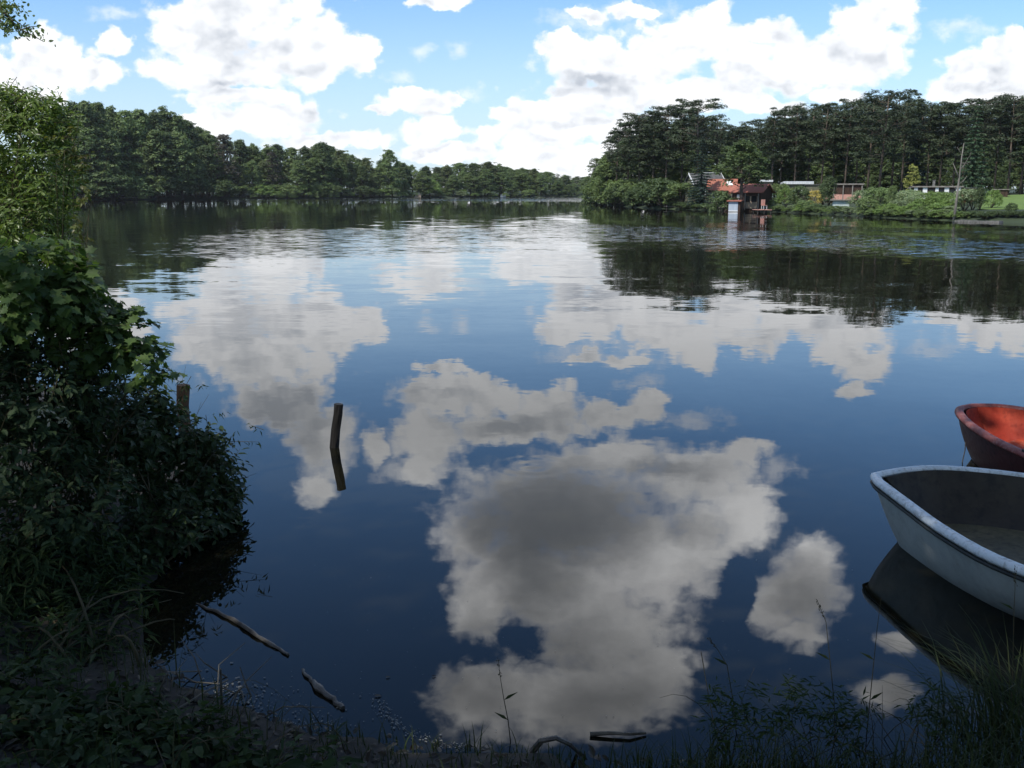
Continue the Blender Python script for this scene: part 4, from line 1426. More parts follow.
near_plant('maple_sapling', 'young maple with lobed leaves reaching out over the water', 'sapling', bp(40, 400, 5.0),
           [(112, 326, 5.2, 26, 16, .25, 110), (136, 352, 5.15, 24, 13, .22, 100), (152, 372, 5.1, 14, 9, .15, 34), (92, 345, 5.1, 34, 24, .3, 170), (60, 300, 5.0, 40, 26, .35, 200), (35, 262, 5.0, 44, 24, .35, 210), (72, 272, 5.1, 20, 14, .2, 80), (20, 310, 4.9, 50, 34, .4, 240), (95, 310, 5.2, 22, 10, .2, 60)],
           'mapleleaf', T_MAPLE, .060, .35, .9, 16, dens=2.2)
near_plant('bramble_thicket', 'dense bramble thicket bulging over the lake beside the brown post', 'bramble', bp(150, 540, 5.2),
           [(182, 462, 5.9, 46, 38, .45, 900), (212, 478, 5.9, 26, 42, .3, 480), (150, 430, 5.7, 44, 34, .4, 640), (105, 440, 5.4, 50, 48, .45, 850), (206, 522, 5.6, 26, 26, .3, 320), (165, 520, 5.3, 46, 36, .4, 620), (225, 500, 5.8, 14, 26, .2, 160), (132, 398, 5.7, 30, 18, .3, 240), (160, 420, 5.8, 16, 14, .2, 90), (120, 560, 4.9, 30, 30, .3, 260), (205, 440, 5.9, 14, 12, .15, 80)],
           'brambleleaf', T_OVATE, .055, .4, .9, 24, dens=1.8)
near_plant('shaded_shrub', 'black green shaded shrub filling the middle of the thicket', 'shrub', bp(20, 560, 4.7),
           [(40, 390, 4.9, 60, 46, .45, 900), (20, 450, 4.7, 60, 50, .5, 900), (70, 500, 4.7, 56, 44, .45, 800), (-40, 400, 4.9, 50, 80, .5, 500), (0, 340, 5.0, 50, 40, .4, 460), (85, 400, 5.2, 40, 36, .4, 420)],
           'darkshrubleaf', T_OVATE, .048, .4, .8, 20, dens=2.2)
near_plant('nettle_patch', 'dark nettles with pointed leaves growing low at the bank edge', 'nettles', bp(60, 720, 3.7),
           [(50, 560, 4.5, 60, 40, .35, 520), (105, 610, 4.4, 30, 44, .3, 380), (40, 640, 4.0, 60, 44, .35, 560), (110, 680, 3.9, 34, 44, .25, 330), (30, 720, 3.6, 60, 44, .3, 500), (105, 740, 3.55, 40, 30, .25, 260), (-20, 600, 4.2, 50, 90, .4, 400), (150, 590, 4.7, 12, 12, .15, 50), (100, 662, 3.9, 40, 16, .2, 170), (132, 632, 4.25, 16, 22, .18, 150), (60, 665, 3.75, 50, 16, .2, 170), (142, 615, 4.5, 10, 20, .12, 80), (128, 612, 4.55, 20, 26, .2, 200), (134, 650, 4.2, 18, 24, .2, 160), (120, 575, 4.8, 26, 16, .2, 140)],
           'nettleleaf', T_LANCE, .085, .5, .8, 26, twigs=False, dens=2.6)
near_plant('bramble_shoot', 'slender leafy shoots arching out of the bramble past the brown post', 'bramble', bp(150, 470, 5.8),
           [(176, 372, 5.8, 5, 12, .05, 14), (190, 388, 5.9, 18, 5, .06, 22), (212, 410, 5.9, 10, 10, .06, 12), (238, 440, 5.9, 12, 14, .08, 26), (250, 428, 5.9, 6, 4, .05, 7), (240, 492, 5.8, 12, 16, .1, 26), (232, 470, 5.8, 10, 12, .1, 24), (247, 545, 5.6, 14, 7, .1, 10)],
           'brambleleaf', T_LANCE, .055, .7, .6, 10, stemr=.003)
fl = near_plant('elder_shoot', 'drooping shoot with small cream flowers in the dark thicket', 'shrub', bp(30, 470, 4.75),
                [(44, 408, 4.35, 6, 5, .04, 21), (62, 420, 4.35, 6, 4, .04, 21), (55, 414, 4.4, 14, 10, .06, 20)], 'flower', T_OVATE, .020, .2, .8, 4, part='blossoms', stemr=.004)

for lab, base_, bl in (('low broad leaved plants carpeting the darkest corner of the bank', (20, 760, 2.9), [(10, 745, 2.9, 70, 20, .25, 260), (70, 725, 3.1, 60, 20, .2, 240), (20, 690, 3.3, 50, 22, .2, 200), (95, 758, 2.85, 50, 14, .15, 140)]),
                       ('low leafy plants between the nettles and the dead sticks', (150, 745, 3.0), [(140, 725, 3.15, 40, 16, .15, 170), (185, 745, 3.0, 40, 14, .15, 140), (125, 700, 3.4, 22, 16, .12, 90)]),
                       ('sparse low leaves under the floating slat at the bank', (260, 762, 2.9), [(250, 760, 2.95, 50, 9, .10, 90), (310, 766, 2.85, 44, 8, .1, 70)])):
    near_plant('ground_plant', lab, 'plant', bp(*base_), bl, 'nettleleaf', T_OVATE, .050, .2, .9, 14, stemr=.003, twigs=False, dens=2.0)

# overhanging tree: its trunk stands behind the viewer, its crown shades the bank
ot = thing('overhanging_tree', (-5.6, -1.2, gz(-5.6, -1.2)), 'big shade tree whose leafy twig hangs into the top corner over the bright shrub', 'tree')
tz = ot.location.z
tr, cr = MB(), MB()
tr.tube([(0, 0, -.3), (.1, .1, 2), (.4, .3, 4.5), (.9, .5, 8), (1.2, .6, 11)], [.36, .30, .24, .15, .05], 10)
CAN = []
for i in range(340):
    x, y, z = rng.uniform(-11, 6.0), rng.uniform(-10, 4.2), rng.uniform(6.2, 12)
    # keep the sun's way to the tall shrub open
    k = (z - 2.0) / math.tan(SUN_EL)
    sx, sy = x - SUN_DIR2.x * k, y - SUN_DIR2.y * k
    if sy > 4.9 and sx < -1.2:
        continue
    if sy > 6.9:
        continue
    CAN.append((x, y, z))
for i in range(18):      # extra unseen clumps added to the crown to shade the white boat
    CAN.append((rng.normal() * .6 - .1, rng.normal() * .6 + .4, 8 + rng.normal() * .7))
for i, (x, y, z) in enumerate(CAN):
    c = np.array([x + 5.6, y + 1.2, z - tz])
    shell_leaves(cr, c, .95, 85, .24, T_RHOMB, spread=.15)
    if i % 6 == 0:
        limb(tr, (.6, .4, min(z - 1.5, 8)), c, .07, .015)
tr.build('trunk', M['bark'], ot, True)
cr.build('crown', M['oak'], ot)
br, bl = MB(), MB()
loc = np.array(ot.location)
P = [(-4.9, 2.5, 6.0), (-4.3, 4.2, 5.0), tuple(at(-25, -30, 5.6)), tuple(at(0, 8, 5.6)), tuple(at(18, 28, 5.6)), tuple(at(34, 36, 5.6)), tuple(at(44, 42, 5.6))]
br.tube([np.array(p_) - loc for p_ in P], [.05, .03, .012, .008, .005, .003, .0015], 5)
for (x0, y0, x1, y1) in ((0, 8, 19, 5), (8, 18, 26, 28), (20, 30, 40, 26), (0, 20, 12, 34), (-10, -10, 14, -4)):
    br.tube([np.array(at(x0, y0, 5.6)) - loc, np.array(at((x0 + x1) / 2, (y0 + y1) / 2 - 1, 5.6)) - loc, np.array(at(x1, y1, 5.6)) - loc], [.004, .003, .001], 4)
b_ = br.build('branch', M['bark'], ot, True)
for (px, py, rx, ry, n) in ((4, 12, 9, 12, 190), (12, 5, 8, 6, 60), (8, 26, 10, 6, 90), (20, 28, 7, 5, 50), (30, 33, 7, 5, 34), (38, 30, 4, 4, 10), (42, 40, 3, 3, 6), (-14, 0, 16, 24, 160)):
    c = np.array(at(px, py, 5.6)) - loc
    k = 5.6 / FPX
    o = c + rng.normal(size=(n, 3)) * np.array([rx * k * .6, .07, ry * k * .6])
    bl.leaves(o, rng.normal(size=(n, 3)) + np.array([.3, 0, -.4]), np.array([0, 0, .6]) + rng.normal(size=(n, 3)) * .6, .024 * (.7 + .6 * rng.random(n)), T_OVATE)
bl.build('leaves', M['oak'], b_)

# second shade tree behind the viewer
ot2 = thing('shade_tree', (5.2, -3.5, gz(5.2, -3.5)), 'large shade tree standing behind the viewer on the grassy bank', 'tree')
tz = ot2.location.z
tr, cr = MB(), MB()
tr.tube([(0, 0, -.3), (-.1, .1, 3), (-.3, .3, 6), (-.3, .3, 10)], [.32, .27, .2, .06], 10)
for i in range(250):
    c = np.array([rng.uniform(-6, 6.5), rng.uniform(-6, 4.6), rng.uniform(5.0, 11)])
    k = (c[2] + tz - 2.0) / math.tan(SUN_EL)
    if c[0] + 5.2 - SUN_DIR2.x * k < -1.2 and c[1] - 3.5 - SUN_DIR2.y * k > 4.9:
        continue
    shell_leaves(cr, c, .95, 70, .24, T_RHOMB, spread=.15)
    if i % 6 == 0:
        limb(tr, (-.2, .2, min(c[2] - 1.2, 8)), c, .06, .012)
tr.build('trunk', M['bark'], ot2, True)
cr.build('crown', M['oak'], ot2)


# grass along the water edge
def blades(mb, x, y, z, L, w, lean, az, seg=4):
    n = len(x)
    for i in range(n):
        d = np.array([math.cos(az[i]), math.sin(az[i])])
        s_ = np.array([-d[1], d[0]])
        V = []
        for j in range(seg + 1):
            t_ = j / seg
            r_ = lean[i] * L[i] * t_ ** 2
            zz = z[i] + L[i] * (t_ - .42 * lean[i] * t_ ** 3)
            ww = w[i] * (1 - t_ ** 1.6) * .5 + .0002
            c = np.array([x[i], y[i]]) + d * r_
            V.append((c[0] - s_[0] * ww, c[1] - s_[1] * ww, zz))
            V.append((c[0] + s_[0] * ww, c[1] + s_[1] * ww, zz))
        mb.raw(V, [(2 * j, 2 * j + 1, 2 * j + 3, 2 * j + 2) for j in range(seg)])


def scatter(n, fx):
    """random places on the bank by density fx(px) along the bottom of the view"""
    P = []
    while len(P) < n:
        x = rng.uniform(-2.2, 3.6, 4000)
        y = rng.uniform(1.9, 4.1, 4000)
        d = signed(np.stack([x, y], 1))
        for a, b, c in zip(x, y, d):
            if c > -.03 and c < 1.1 and rng.random() < fx(512 + FPX * a / (b * 1.02 + .1)) * math.exp(-max(0, c) * 1.0):
                P.append((a, b))
    return np.array(P[:n])


gb = MB()
P = scatter(6500, lambda px: (.12 if px < 300 else .45) + .5 * (px > 620))
z = land(P) - .01
pxs = 512 + FPX * P[:, 0] / (P[:, 1] * 1.02 + .1)
tall = np.interp(pxs, [0, 200, 330, 480, 560, 640, 720, 800, 900, 960, 1000, 1060], [.22, .18, .08, .10, .08, .09, .17, .17, .16, .22, .34, .36])
n = len(P)
blades(gb, P[:, 0], P[:, 1], z, tall * rng.uniform(.45, 1.3, n), rng.uniform(.003, .006, n), rng.uniform(.1, .9, n), rng.uniform(0, 6.28, n))
# the tall clump under the white boat
c = onz(1000, 725, .15)
n = 240
blades(gb, c.x + .04 + rng.normal(size=n) * .10, c.y + rng.normal(size=n) * .09, np.full(n, .06), rng.uniform(.18, .50, n), rng.uniform(.004, .008, n), rng.uniform(.2, 1.1, n), rng.normal(size=n) * .9 + 2.6)
tag(gb.build('bank_grass', M['grass']), 'shaded grass growing along the near water edge', 'grass', kind='stuff')


def grass_stalk(name, px0, row0, pts, label, head=True, r=.0022):
    D = onz(px0, row0).y
    P = [at(a, b, D) for a, b in pts]
    b0 = P[0]
    b0.z = min(b0.z, gz(b0.x, b0.y))
    t = thing(name, b0, label, 'grass stalk')
    mb = MB()
    mb.tube([p_ - b0 for p_ in P], [r * (1 - .6 * i / (len(P) - 1)) for i in range(len(P))], 5)
    mb.build('stem', M['stem'], t, True)
    if head:
        hb = MB()
        e, f_ = P[-1], P[-2]
        n_ = 26
        tt = rng.random(n_)
        o = np.array([np.array(e.lerp(f_, k_ * .8) - b0) for k_ in tt]) + rng.normal(size=(n_, 3)) * .0035
        ax = np.array(e - f_)
        ax /= np.linalg.norm(ax)
        hb.leaves(o, ax + rng.normal(size=(n_, 3)) * .5, rng.normal(size=(n_, 3)), .011, T_NEEDLE)
        hb.build('seed_head', M['stem'], t)
    for i in range(1, len(P) - 2):
        lb = MB()
        o = np.array([np.array(P[i] - b0)])
        lb.leaves(o, np.array([[random.choice([-1, 1]) * .8, .1, .5]]), np.array([[0, -.6, .8]]), .06, T_LANCE)
        lb.build('leaf', M['grass'], t)
    return t


grass_stalk('grass_stalk', 512, 742, [(512, 742), (508, 720), (504, 700), (501, 682), (498, 660)], 'thin short grass stalk with a loose head by the arched root')
grass_stalk('grass_stalk', 836, 735, [(838, 735), (834, 700), (830, 660), (826, 622), (817, 600)], 'tallest grass stalk with a dark bent seed head and one side leaf')
grass_stalk('grass_stalk', 868, 735, [(866, 735), (870, 700), (874, 660), (877, 630), (881, 598)], 'straight thin grass stalk seen against the dark boat reflection', False)
grass_stalk('grass_stalk', 738, 735, [(740, 735), (733, 700), (727, 665), (718, 650), (708, 638)], 'leaning grass stalk with a drooping head among low weeds')
grass_stalk('grass_stalk', 1012, 720, [(1014, 720), (1013, 660), (1014, 610), (1015, 590), (1015, 566)], 'grass stalk rising in front of the white hull')

for i, (px, py, rx, ry, lab) in enumerate(((740, 705, 34, 22, 'weed patch with narrow leaves at the water edge under the leaning stalk'), (800, 700, 34, 20, 'low leafy weed at the foot of the tallest stalk'), (850, 712, 30, 18, 'small leafy weed between the tallest and the straight stalk'), (216, 722, 22, 20, 'soft green weed tuft by the dead sticks'), (940, 705, 34, 22, 'leafy weed beside the tall grass under the boat'))):
    near_plant('weed', lab, 'weed', bp(px, 755, 3.15), [(px, py, 3.2, rx, ry, .10, 150), (px, py + 26, 3.1, rx, ry, .10, 170)], 'nettleleaf', T_LANCE, .040, .2, .7, 16, stemr=.002, twigs=False)


# posts, driftwood and twigs in the water
def stake(name, label, pts, rads, mat, sides=9, cat='post'):
    b0 = Vector(pts[0])
    if cat == 'branch':      # knobbly: more rings, none quite in line
        P2, R2 = [], []
        for i in range(len(pts) - 1):
            for k in range(3):
                f = k / 3
                P2.append(Vector(pts[i]).lerp(Vector(pts[i + 1]), f) + Vector((rng.normal() * .003, rng.normal() * .003, rng.normal() * .002)))
                R2.append((rads[i] * (1 - f) + rads[i + 1] * f) * rng.uniform(.82, 1.15))
        pts, rads = P2 + [Vector(pts[-1])], R2 + [rads[-1]]
    t = MB()
    t.tube([Vector(p_) - b0 for p_ in pts], rads, sides, True, .13)
    o = t.build(name, M[mat], None, False)
    o.location = b0
    return tag(o, label, cat)


b0 = onz(334.5, 447)
D = b0.y
stake('mooring_post', 'dark leaning post standing alone in the open water', [(b0.x - .03, D, -.5), tuple(b0), tuple(at(336, 430, D)), tuple(at(338, 414, D)), tuple(at(338.7, 404, D))], [.036, .037, .035, .037, .034], 'postdark', 11)
D = 7.3
stake('fence_post', 'weathered red brown post rising behind the bramble thicket', [tuple(at(184, 470, D) - Vector((0, 0, .4))), tuple(at(184, 430, D)), tuple(at(183, 405, D)), tuple(at(182.5, 385, D))], [.045, .046, .047, .05], 'postred')

lg = [(196, 603, .002), (204, 607, .006), (218, 612, .008), (234, 620, .008), (250, 630, .010), (262, 639, .008), (276, 647, .006), (288, 655, .001), (294, 662, -.04), (299, 668, -.02), (304, 672, .006), (312, 680, .008), (318, 688, .010), (327, 694, .009), (336, 702, .008), (343, 708, .006)]
P = [onz(a, b, z_) for a, b, z_ in lg]
stake('driftwood_branch', 'long half sunk branch lying crooked in the dark shallow water', P, [.002, .006, .008, .009, .011, .009, .008, .006, .004, .006, .007, .008, .015, .011, .010, .009], 'wetlog', 9, 'branch')
for lab, pts, r_ in (
        ('pale upright dead stick standing in the shallows', [(222, 718, -.02), (221.5, 700, .09), (221, 684, .17), (220.5, 669, .25)], .007),
        ('short leaning dead stick beside the upright one', [(251, 696, 0), (245, 682, .05), (240, 667, .10)], .004),
        ('long pale stick lying slantwise to the upright one', [(150, 724, .10), (180, 708, .12), (205, 692, .10), (228, 680, .06)], .006),
        ('thin pale twig curling over the shallows by the nettles', [(160, 690, .12), (168, 672, .20), (176, 672, .20), (180, 681, .12)], .004),
        ('crossed pale twig low among the dead sticks', [(172, 672, .03), (195, 682, .04), (222, 684, .05)], .004),
        ('brown twig poking up at the edge of the scum', [(196, 712, .02), (193, 694, .09), (196, 684, .13)], .005),
        ('flat pale slat floating in the scum at the bank', [(262, 734, .006), (285, 741, .010), (305, 749, .008), (320, 757, .004)], .010),
        ('forked twig floating beside the flat slat', [(296, 752, .010), (315, 744, .016), (326, 740, .014)], .006),
        ('pale stick floating at the grass edge near the middle', [(590, 734, .008), (610, 733, .014), (630, 734, .014), (646, 733, .008)], .009),
        ('arched dark root coming out of the grass', [(532, 752, .0), (541, 741, .07), (556, 738, .09), (570, 744, .06), (578, 752, .0)], .013)):
    P = [onz(a, b, z_) for a, b, z_ in pts]
    m_ = len(P)
    stake('root' if 'root' in lab else 'twig', lab, P, [r_ * (1 - .5 * i / (m_ - 1)) for i in range(m_)], 'wetlog' if ('root' in lab) else 'twig', 6, 'root' if 'root' in lab else 'twig')

# a tangle of thin dead twigs where bank and water meet, and the leaf litter under them
for i in range(16):
    px, py = rng.uniform(158, 262), rng.uniform(664, 738)
    q = onz(px, py, .02)
    az, el, L_ = rng.uniform(0, 6.28), abs(rng.normal()) * .35, rng.uniform(.10, .32)
    e = q + Vector((math.cos(az) * math.cos(el), math.sin(az) * math.cos(el), math.sin(el))) * L_
    q.z = min(q.z, gz(q.x, q.y) + .01) if gz(q.x, q.y) > 0 else -.01
    m_ = (q + e) / 2 + Vector((rng.normal() * .02, rng.normal() * .02, .02))
    o = stake('twig', 'thin dead twig in the tangle between the nettles and the water', [q, m_, e], [.0032, .0026, .0012], 'twig', 5, 'twig')
    o['group'] = 'dead twigs tangled at the water edge'
M['litter'] = leaf_mat('brown_leaf_litter', [(.012, .009, .006), (.024, .017, .010), (.040, .030, .019), (.014, .020, .008)], trans=.05, vary=.02)
lt_ = MB()
n_ = 4200
P_ = np.stack([rng.uniform(-3.0, 2.6, n_ * 3), rng.uniform(2.0, 5.4, n_ * 3)], 1)
d_ = signed(P_)
P_ = P_[(d_ > -.06) & (d_ < 1.3)][:n_]
n_ = len(P_)
o_ = np.column_stack([P_, land(P_) + .008])
lt_.leaves(o_, np.column_stack([rng.normal(size=(n_, 2)), rng.normal(size=n_) * .2]), np.array([0, 0, 1.0]) + rng.normal(size=(n_, 3)) * .35, rng.uniform(.02, .055, n_), T_OVATE)
tag(lt_.build('leaf_litter', M['litter']), 'fallen brown leaves covering the dark near bank', 'leaf litter', kind='stuff')

# pale scum and floating bits
M['scum'] = surf_mat('pale_floating_scum', (.12, .12, .11), (.24, .24, .22), 30, .8, .2)
sb = MB()
def fleck(x, y, r_):
    k_ = 6
    a0 = rng.random() * 6.28
    st_ = rng.uniform(.4, 1)
    V = [(x + r_ * math.cos(a0 + 2 * PI * i / k_) * rng.uniform(.6, 1.2), y + st_ * r_ * math.sin(a0 + 2 * PI * i / k_) * rng.uniform(.6, 1.2), .004 + rng.random() * .002) for i in range(k_)]
    sb.raw(V, [tuple(range(k_))])
path = [(372, 698), (384, 710), (394, 722), (410, 733), (430, 741), (452, 747), (470, 752)]
for (a, b_), (c_, d_) in zip(path, path[1:]):
    for i in range(46):
        t_ = rng.random()
        q = onz(a + (c_ - a) * t_ + rng.normal() * 4.5, b_ + (d_ - b_) * t_ + rng.normal() * 2.5)
        fleck(q.x, q.y, rng.uniform(.001, .005))
for i in range(300):
    q = onz(rng.normal() * 36 + 290, rng.normal() * 15 + 722)
    fleck(q.x, q.y, rng.uniform(.0015, .005))
for i in range(170):
    q = onz(rng.normal() * 16 + 235, rng.normal() * 12 + 700)
    fleck(q.x, q.y, rng.uniform(.002, .008))
for i in range(150):
    q = onz(rng.uniform(180, 860), rng.uniform(560, 745))
    fleck(q.x, q.y, rng.uniform(.0012, .003))
tag(sb.build('floating_scum', M['scum']), 'pale flecks of scum drifting on the dark shallow water', 'scum', kind='stuff')
for lab, px, py, s_ in (('small pale leaf floating where the scum line starts', 378, 697, .034), ('tiny slim leaf floating beyond the scum line', 388, 678, .024), ('dark leaf floating under the big cloud reflection', 434, 677, .02)):
    q = onz(px, py)
    b = MB()
    b.leaves(np.array([[-.5 * s_, 0, .004]]), np.array([[1.0, .15, 0]]), np.array([[0, 0, 1.0]]), s_, T_OVATE)
    o = b.build('floating_leaf', M['twig'] if 'dark' not in lab else M['postdark'])
    o.location = (q.x, q.y, 0)
    tag(o, lab, 'leaf')


# ------------------------------------------------------------------ the two boats
def paint_mat(name, c1, c2, dirt, rough=.35, scale=5, dirt_amt=.5, spec=.4):
    m, t, out = mat_new(name)
    tc = t.new('ShaderNodeTexCoord')
    n1 = t.noise(tc.outputs['Object'], scale, 7, .65)
    n2 = t.noise(tc.outputs['Object'], scale * 5, 5, .6)
    n3 = t.noise(t.v('MULTIPLY', tc.outputs['Object'], (1, 1, .15)), scale * 3, 4, .6)
    c = t.mix(t.step(n1, .35, .65), c1 + (1,), c2 + (1,))
    c = t.mix(t.m('MULTIPLY', t.step(t.m('MULTIPLY_ADD', n3, .5, t.m('MULTIPLY', n2, .5)), .48, .64), dirt_amt), c, dirt + (1,))
    p = t.new('ShaderNodeBsdfPrincipled')
    t.l.new(c, p.inputs['Base Color'])
    t.put(p.inputs['Roughness'], t.m('MULTIPLY_ADD', n2, .3, rough - .1))
    p.inputs['Specular IOR Level'].default_value = spec
    b = t.new('ShaderNodeBump')
    b.inputs['Distance'].default_value = .002
    t.l.new(n2, b.inputs['Height'])
    t.l.new(b.outputs[0], p.inputs['Normal'])
    t.l.new(p.outputs[0], out.inputs[0])
    return m


M['hullwhite'] = paint_mat('dull_white_hull', (.27, .29, .27), (.35, .37, .34), (.17, .17, .14), .42, 4, .3)
M['rimwhite'] = paint_mat('white_rim', (.50, .53, .53), (.62, .65, .65), (.22, .21, .18), .4, 9, .6)
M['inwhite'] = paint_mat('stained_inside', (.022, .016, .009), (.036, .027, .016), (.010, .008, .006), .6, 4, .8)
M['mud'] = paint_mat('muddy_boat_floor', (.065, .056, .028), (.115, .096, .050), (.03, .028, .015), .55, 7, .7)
M['strake'] = paint_mat('black_rubber_strake', (.012, .014, .013), (.022, .025, .022), (.05, .05, .04), .6, 8, .4)
M['hullred'] = paint_mat('dark_red_hull', (.045, .013, .011), (.065, .018, .015), (.01, .006, .006), .45, 5, .6)
M['rimred'] = paint_mat('worn_red_rim', (.15, .034, .028), (.21, .065, .055), (.26, .17, .16), .55, 9, .5, .25)
M['inred'] = paint_mat('faded_red_inside', (.23, .024, .012), (.32, .044, .020), (.12, .016, .010), .6, 5, .55, .15)
M['floorred'] = paint_mat('worn_red_floor', (.29, .040, .018), (.38, .070, .034), (.34, .25, .20), .6, 7, .4, .15)
M['rope'] = surf_mat('dark_rope', (.05, .045, .04), (.10, .09, .08), 30, .9, .1)


def boat(name, label, B, ax, near, farw, zg0, zg1, L, mats, keel=-.10, rake=.20, floor=.06, rim=.07, strake=True, flare=.16):
    """B: bow at the gunwale; ax: direction to the stern; near/farw: half beams (s, w) each side"""
    ax = Vector((ax[0], ax[1], 0)).normalized()
    r = thing(name, (B[0], B[1], 0), label, 'boat', rz=math.atan2(ax.y, ax.x))
    # local x runs to the stern, local +y is the far side
    ns, nf = 34, 12
    ss = L * (np.linspace(0, 1, ns) ** 1.7)

    def half(lst, s):
        a = np.array(lst)
        # smooth interpolation
        xs, ys = a[:, 0], a[:, 1]
        t_ = np.interp(s, xs, np.arange(len(xs)))
        i = int(min(len(xs) - 2, math.floor(t_)))
        f = t_ - i
        m0 = (ys[i + 1] - ys[max(0, i - 1)]) / (xs[i + 1] - xs[max(0, i - 1)])
        m1 = (ys[min(len(xs) - 1, i + 2)] - ys[i]) / (xs[min(len(xs) - 1, i + 2)] - xs[i])
        h = xs[i + 1] - xs[i]
        return max(0.0, (2 * f ** 3 - 3 * f ** 2 + 1) * ys[i] + (f ** 3 - 2 * f ** 2 + f) * h * m0 + (-2 * f ** 3 + 3 * f ** 2) * ys[i + 1] + (f ** 3 - f ** 2) * h * m1)

    def zg(s):
        return zg1 + (zg0 - zg1) * math.exp(-s / .8)

    def section(s, inset, kz):
        P = []
        for sd, lst in ((-1, near), (1, farw)):
            row = []
            w = max(0.0, half(lst, s) - inset)
            for j in range(nf + 1):
                f = j / nf
                th = f * PI / 2
                x_ = s + rake * (math.sin(th) ** 1.6) * math.exp(-s / .45) + inset * 1.3 * math.exp(-s / .25)
                y_ = sd * w * max(0.0, math.cos(th)) ** .42 * (1 - flare * f)
                z_ = zg(s) - (zg(s) - kz) * math.sin(th) ** 1.15
                row.append((x_, y_, z_))
            P.append(row)
        return P[0] + P[1][-2::-1]      # near gunwale -> keel -> far gunwale

    nr_ = 2 * nf + 1
    V, F = [], []
    for s in ss:
        V += section(s, 0, keel)
    for i in range(ns - 1):
        for j in range(nr_ - 1):
            F.append((i * nr_ + j, i * nr_ + j + 1, (i + 1) * nr_ + j + 1, (i + 1) * nr_ + j))
    F.append(tuple((ns - 1) * nr_ + j for j in range(nr_)))
    mb = MB()
    mb.raw(V, F)
    hull = mb.build('hull', mats[0], r, True)
    # inside skin
    V2, F2 = [], []
    for s in ss[:-1]:
        V2 += section(s, .045, floor - .02)
    V2 += [(x - .05, y, z) for x, y, z in section(ss[-1], .045, floor - .02)]
    for i in range(ns - 1):
        for j in range(nr_ - 1):
            F2.append((i * nr_ + j, (i + 1) * nr_ + j, (i + 1) * nr_ + j + 1, i * nr_ + j + 1))
    F2.append(tuple((ns - 1) * nr_ + j for j in range(nr_))[::-1])
    mb = MB()
    mb.raw(V2, F2)
    mb.build('lining', mats[1], r, True)
    # floor
    V3, F3 = [], []
    for s in ss[6:]:
        sec = section(s, .05, floor - .02)
        za = floor + .05
        a = min(sec[:nf + 1], key=lambda p_: abs(p_[2] - za))
        b = min(sec[nf:], key=lambda p_: abs(p_[2] - za))
        for k_ in range(7):
            f = k_ / 6
            V3.append((min(a[0], L - .06), a[1] + (b[1] - a[1]) * f, za - .002 - .012 * math.sin(PI * f)))
    n3 = len(ss[6:])
    for i in range(n3 - 1):
        for k_ in range(6):
            F3.append((i * 7 + k_, i * 7 + k_ + 1, (i + 1) * 7 + k_ + 1, (i + 1) * 7 + k_))
    mb = MB()
    mb.raw(V3, F3)
    mb.build('floor', mats[2], r, True)
    # rim: a rounded flange all the way round
    ring = [V[i * nr_] for i in range(ns - 1, -1, -1)] + [V[i * nr_ + nr_ - 1] for i in range(1, ns)]
    ring = np.array(ring)
    cen = np.array([L * .5, 0, 0])
    prof = [(.016, -.024), (.022, -.010), (.016, .010), (.0, .016), (-rim * .6, .016), (-rim, .002), (-rim, -.016), (-.01, -.016)]
    tan = np.gradient(ring, axis=0)
    tan[:, 2] = 0
    tan /= np.linalg.norm(tan, axis=1)[:, None]
    # round off direction changes at the bow
    for _ in range(2):
        tan[1:-1] = (tan[:-2] + tan[1:-1] * 2 + tan[2:]) / 4
    tan /= np.linalg.norm(tan, axis=1)[:, None]
    outw = np.stack([tan[:, 1] * -1, tan[:, 0], np.zeros(len(tan))], 1)
    outw *= np.sign((outw * (ring - cen)).sum(1))[:, None]
    k_ = len(prof)
    VR, FR = [], []
    for p_, o_ in zip(ring, outw):
        for a, b in prof:
            VR.append(p_ + o_ * a + np.array([0, 0, b]))
    m_ = len(ring)
    for i in range(m_ - 1):
        for j in range(k_):
            j2 = (j + 1) % k_
            FR.append((i * k_ + j, i * k_ + j2, (i + 1) * k_ + j2, (i + 1) * k_ + j))
    FR.append(tuple(range(k_)))
    FR.append(tuple((m_ - 1) * k_ + j for j in range(k_))[::-1])
    mb = MB()
    mb.raw(VR, FR)
    mb.build('gunwale', mats[3], r, True)
    if strake:
        mb = MB()
        q = [p_ + o_ * .012 + np.array([0, 0, -.040]) for p_, o_ in zip(ring, outw)]
        mb.tube(q, .010, 6)
        mb.build('rubbing_strake', M['strake'], r, True)
    # rowlocks on both rims
    for sd, lst in ((-1, near), (1, farw)):
        s_ = L * .40
        w_ = half(lst, s_) * sd
        mb = MB()
        z_ = zg(s_) + .015
        mb.box((s_, w_ - sd * .012, z_ + .008), (.11, .035, .016))
        mb.tube([(s_ - .032, w_ - sd * .012, z_ + .085), (s_ - .034, w_ - sd * .012, z_ + .050), (s_ - .016, w_ - sd * .012, z_ + .022), (s_ + .016, w_ - sd * .012, z_ + .022), (s_ + .034, w_ - sd * .012, z_ + .050), (s_ + .032, w_ - sd * .012, z_ + .085)], .007, 6)
        mb.build('rowlock', M['strake'], r, False)
    # thwart and transom cap
    s = L * .58
    wa, wb = half(near, s) - .06, half(farw, s) - .06
    mb = MB()
    mb.box((s, (wb - wa) / 2, zg(s) - .13), (.26, wa + wb, .035))
    mb.build('thwart', mats[3], r)
    mb = MB()
    mb.box((L - .02, (half(farw, L) - half(near, L)) / 2, zg(L) - .02), (.07, half(near, L) + half(farw, L), .05))
    mb.build('transom_cap', mats[3], r)
    return r


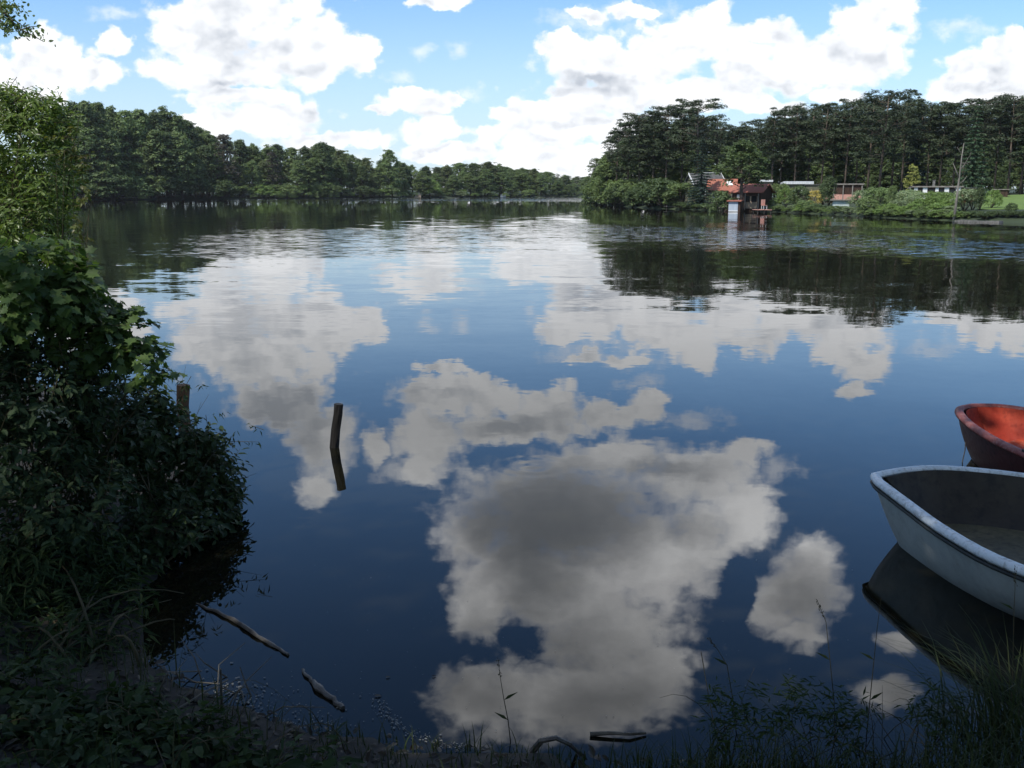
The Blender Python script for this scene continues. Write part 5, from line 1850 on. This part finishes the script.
B = onz(874, 476, .36)
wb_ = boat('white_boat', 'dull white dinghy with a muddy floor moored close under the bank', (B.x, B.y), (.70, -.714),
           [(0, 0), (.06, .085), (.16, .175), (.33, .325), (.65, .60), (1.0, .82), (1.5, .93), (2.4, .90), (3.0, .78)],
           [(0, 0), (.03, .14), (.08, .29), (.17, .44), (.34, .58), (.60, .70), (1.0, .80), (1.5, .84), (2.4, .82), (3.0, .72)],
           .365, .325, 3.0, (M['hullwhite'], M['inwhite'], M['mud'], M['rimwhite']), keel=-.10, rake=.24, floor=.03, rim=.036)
B = onz(971, 408, .34)
rb2 = boat('red_boat', 'dark red rowing boat with a bright faded red inside, behind the white dinghy', (B.x, B.y), (.30, -.954),
           [(0, 0), (.02, .10), (.08, .20), (.25, .32), (.55, .47), (.95, .61), (1.5, .70), (2.4, .70), (3.1, .58)],
           [(0, 0), (.02, .10), (.06, .20), (.16, .30), (.40, .42), (.8, .56), (1.5, .68), (2.4, .66), (3.1, .55)],
           .36, .325, 3.1, (M['hullred'], M['inred'], M['floorred'], M['rimred']), keel=-.10, rake=.22, floor=.10, rim=.042, strake=False)
# ring plate and painter on the red boat's stem
mb = MB()
a = at(966, 432, B.y - .33)
b_ = at(961, 466, B.y - .36)
b_.z = -.05
mid = (a + b_) / 2 + Vector((.012, 0, 0))
mb.tube([a, mid, b_], .004, 5)
o = mb.build('mooring_rope', M['rope'])
tag(o, 'thin dark mooring rope hanging from the red bow into the water', 'rope')

# thin summer haze over the lake
mb = MB()
mb.box((0, 330, 17.5), (1500, 1100, 45))
hz = mb.build('haze', None)
hm, ht, ho = mat_new('summer_haze')
pv = ht.new('ShaderNodeVolumePrincipled')
pv.inputs['Color'].default_value = (.93, .96, 1.0, 1)
pv.inputs['Density'].default_value = .00008
pv.inputs['Anisotropy'].default_value = .2
ht.l.new(pv.outputs[0], ho.inputs['Volume'])
hz.data.materials.append(hm)
tag(hz, kind='stuff')

# the patterns the copies were made from are no longer needed
for lst in PROTO.values():
    for r in lst:
        for ch in list(r.children):
            bpy.data.objects.remove(ch)
        bpy.data.objects.remove(r)
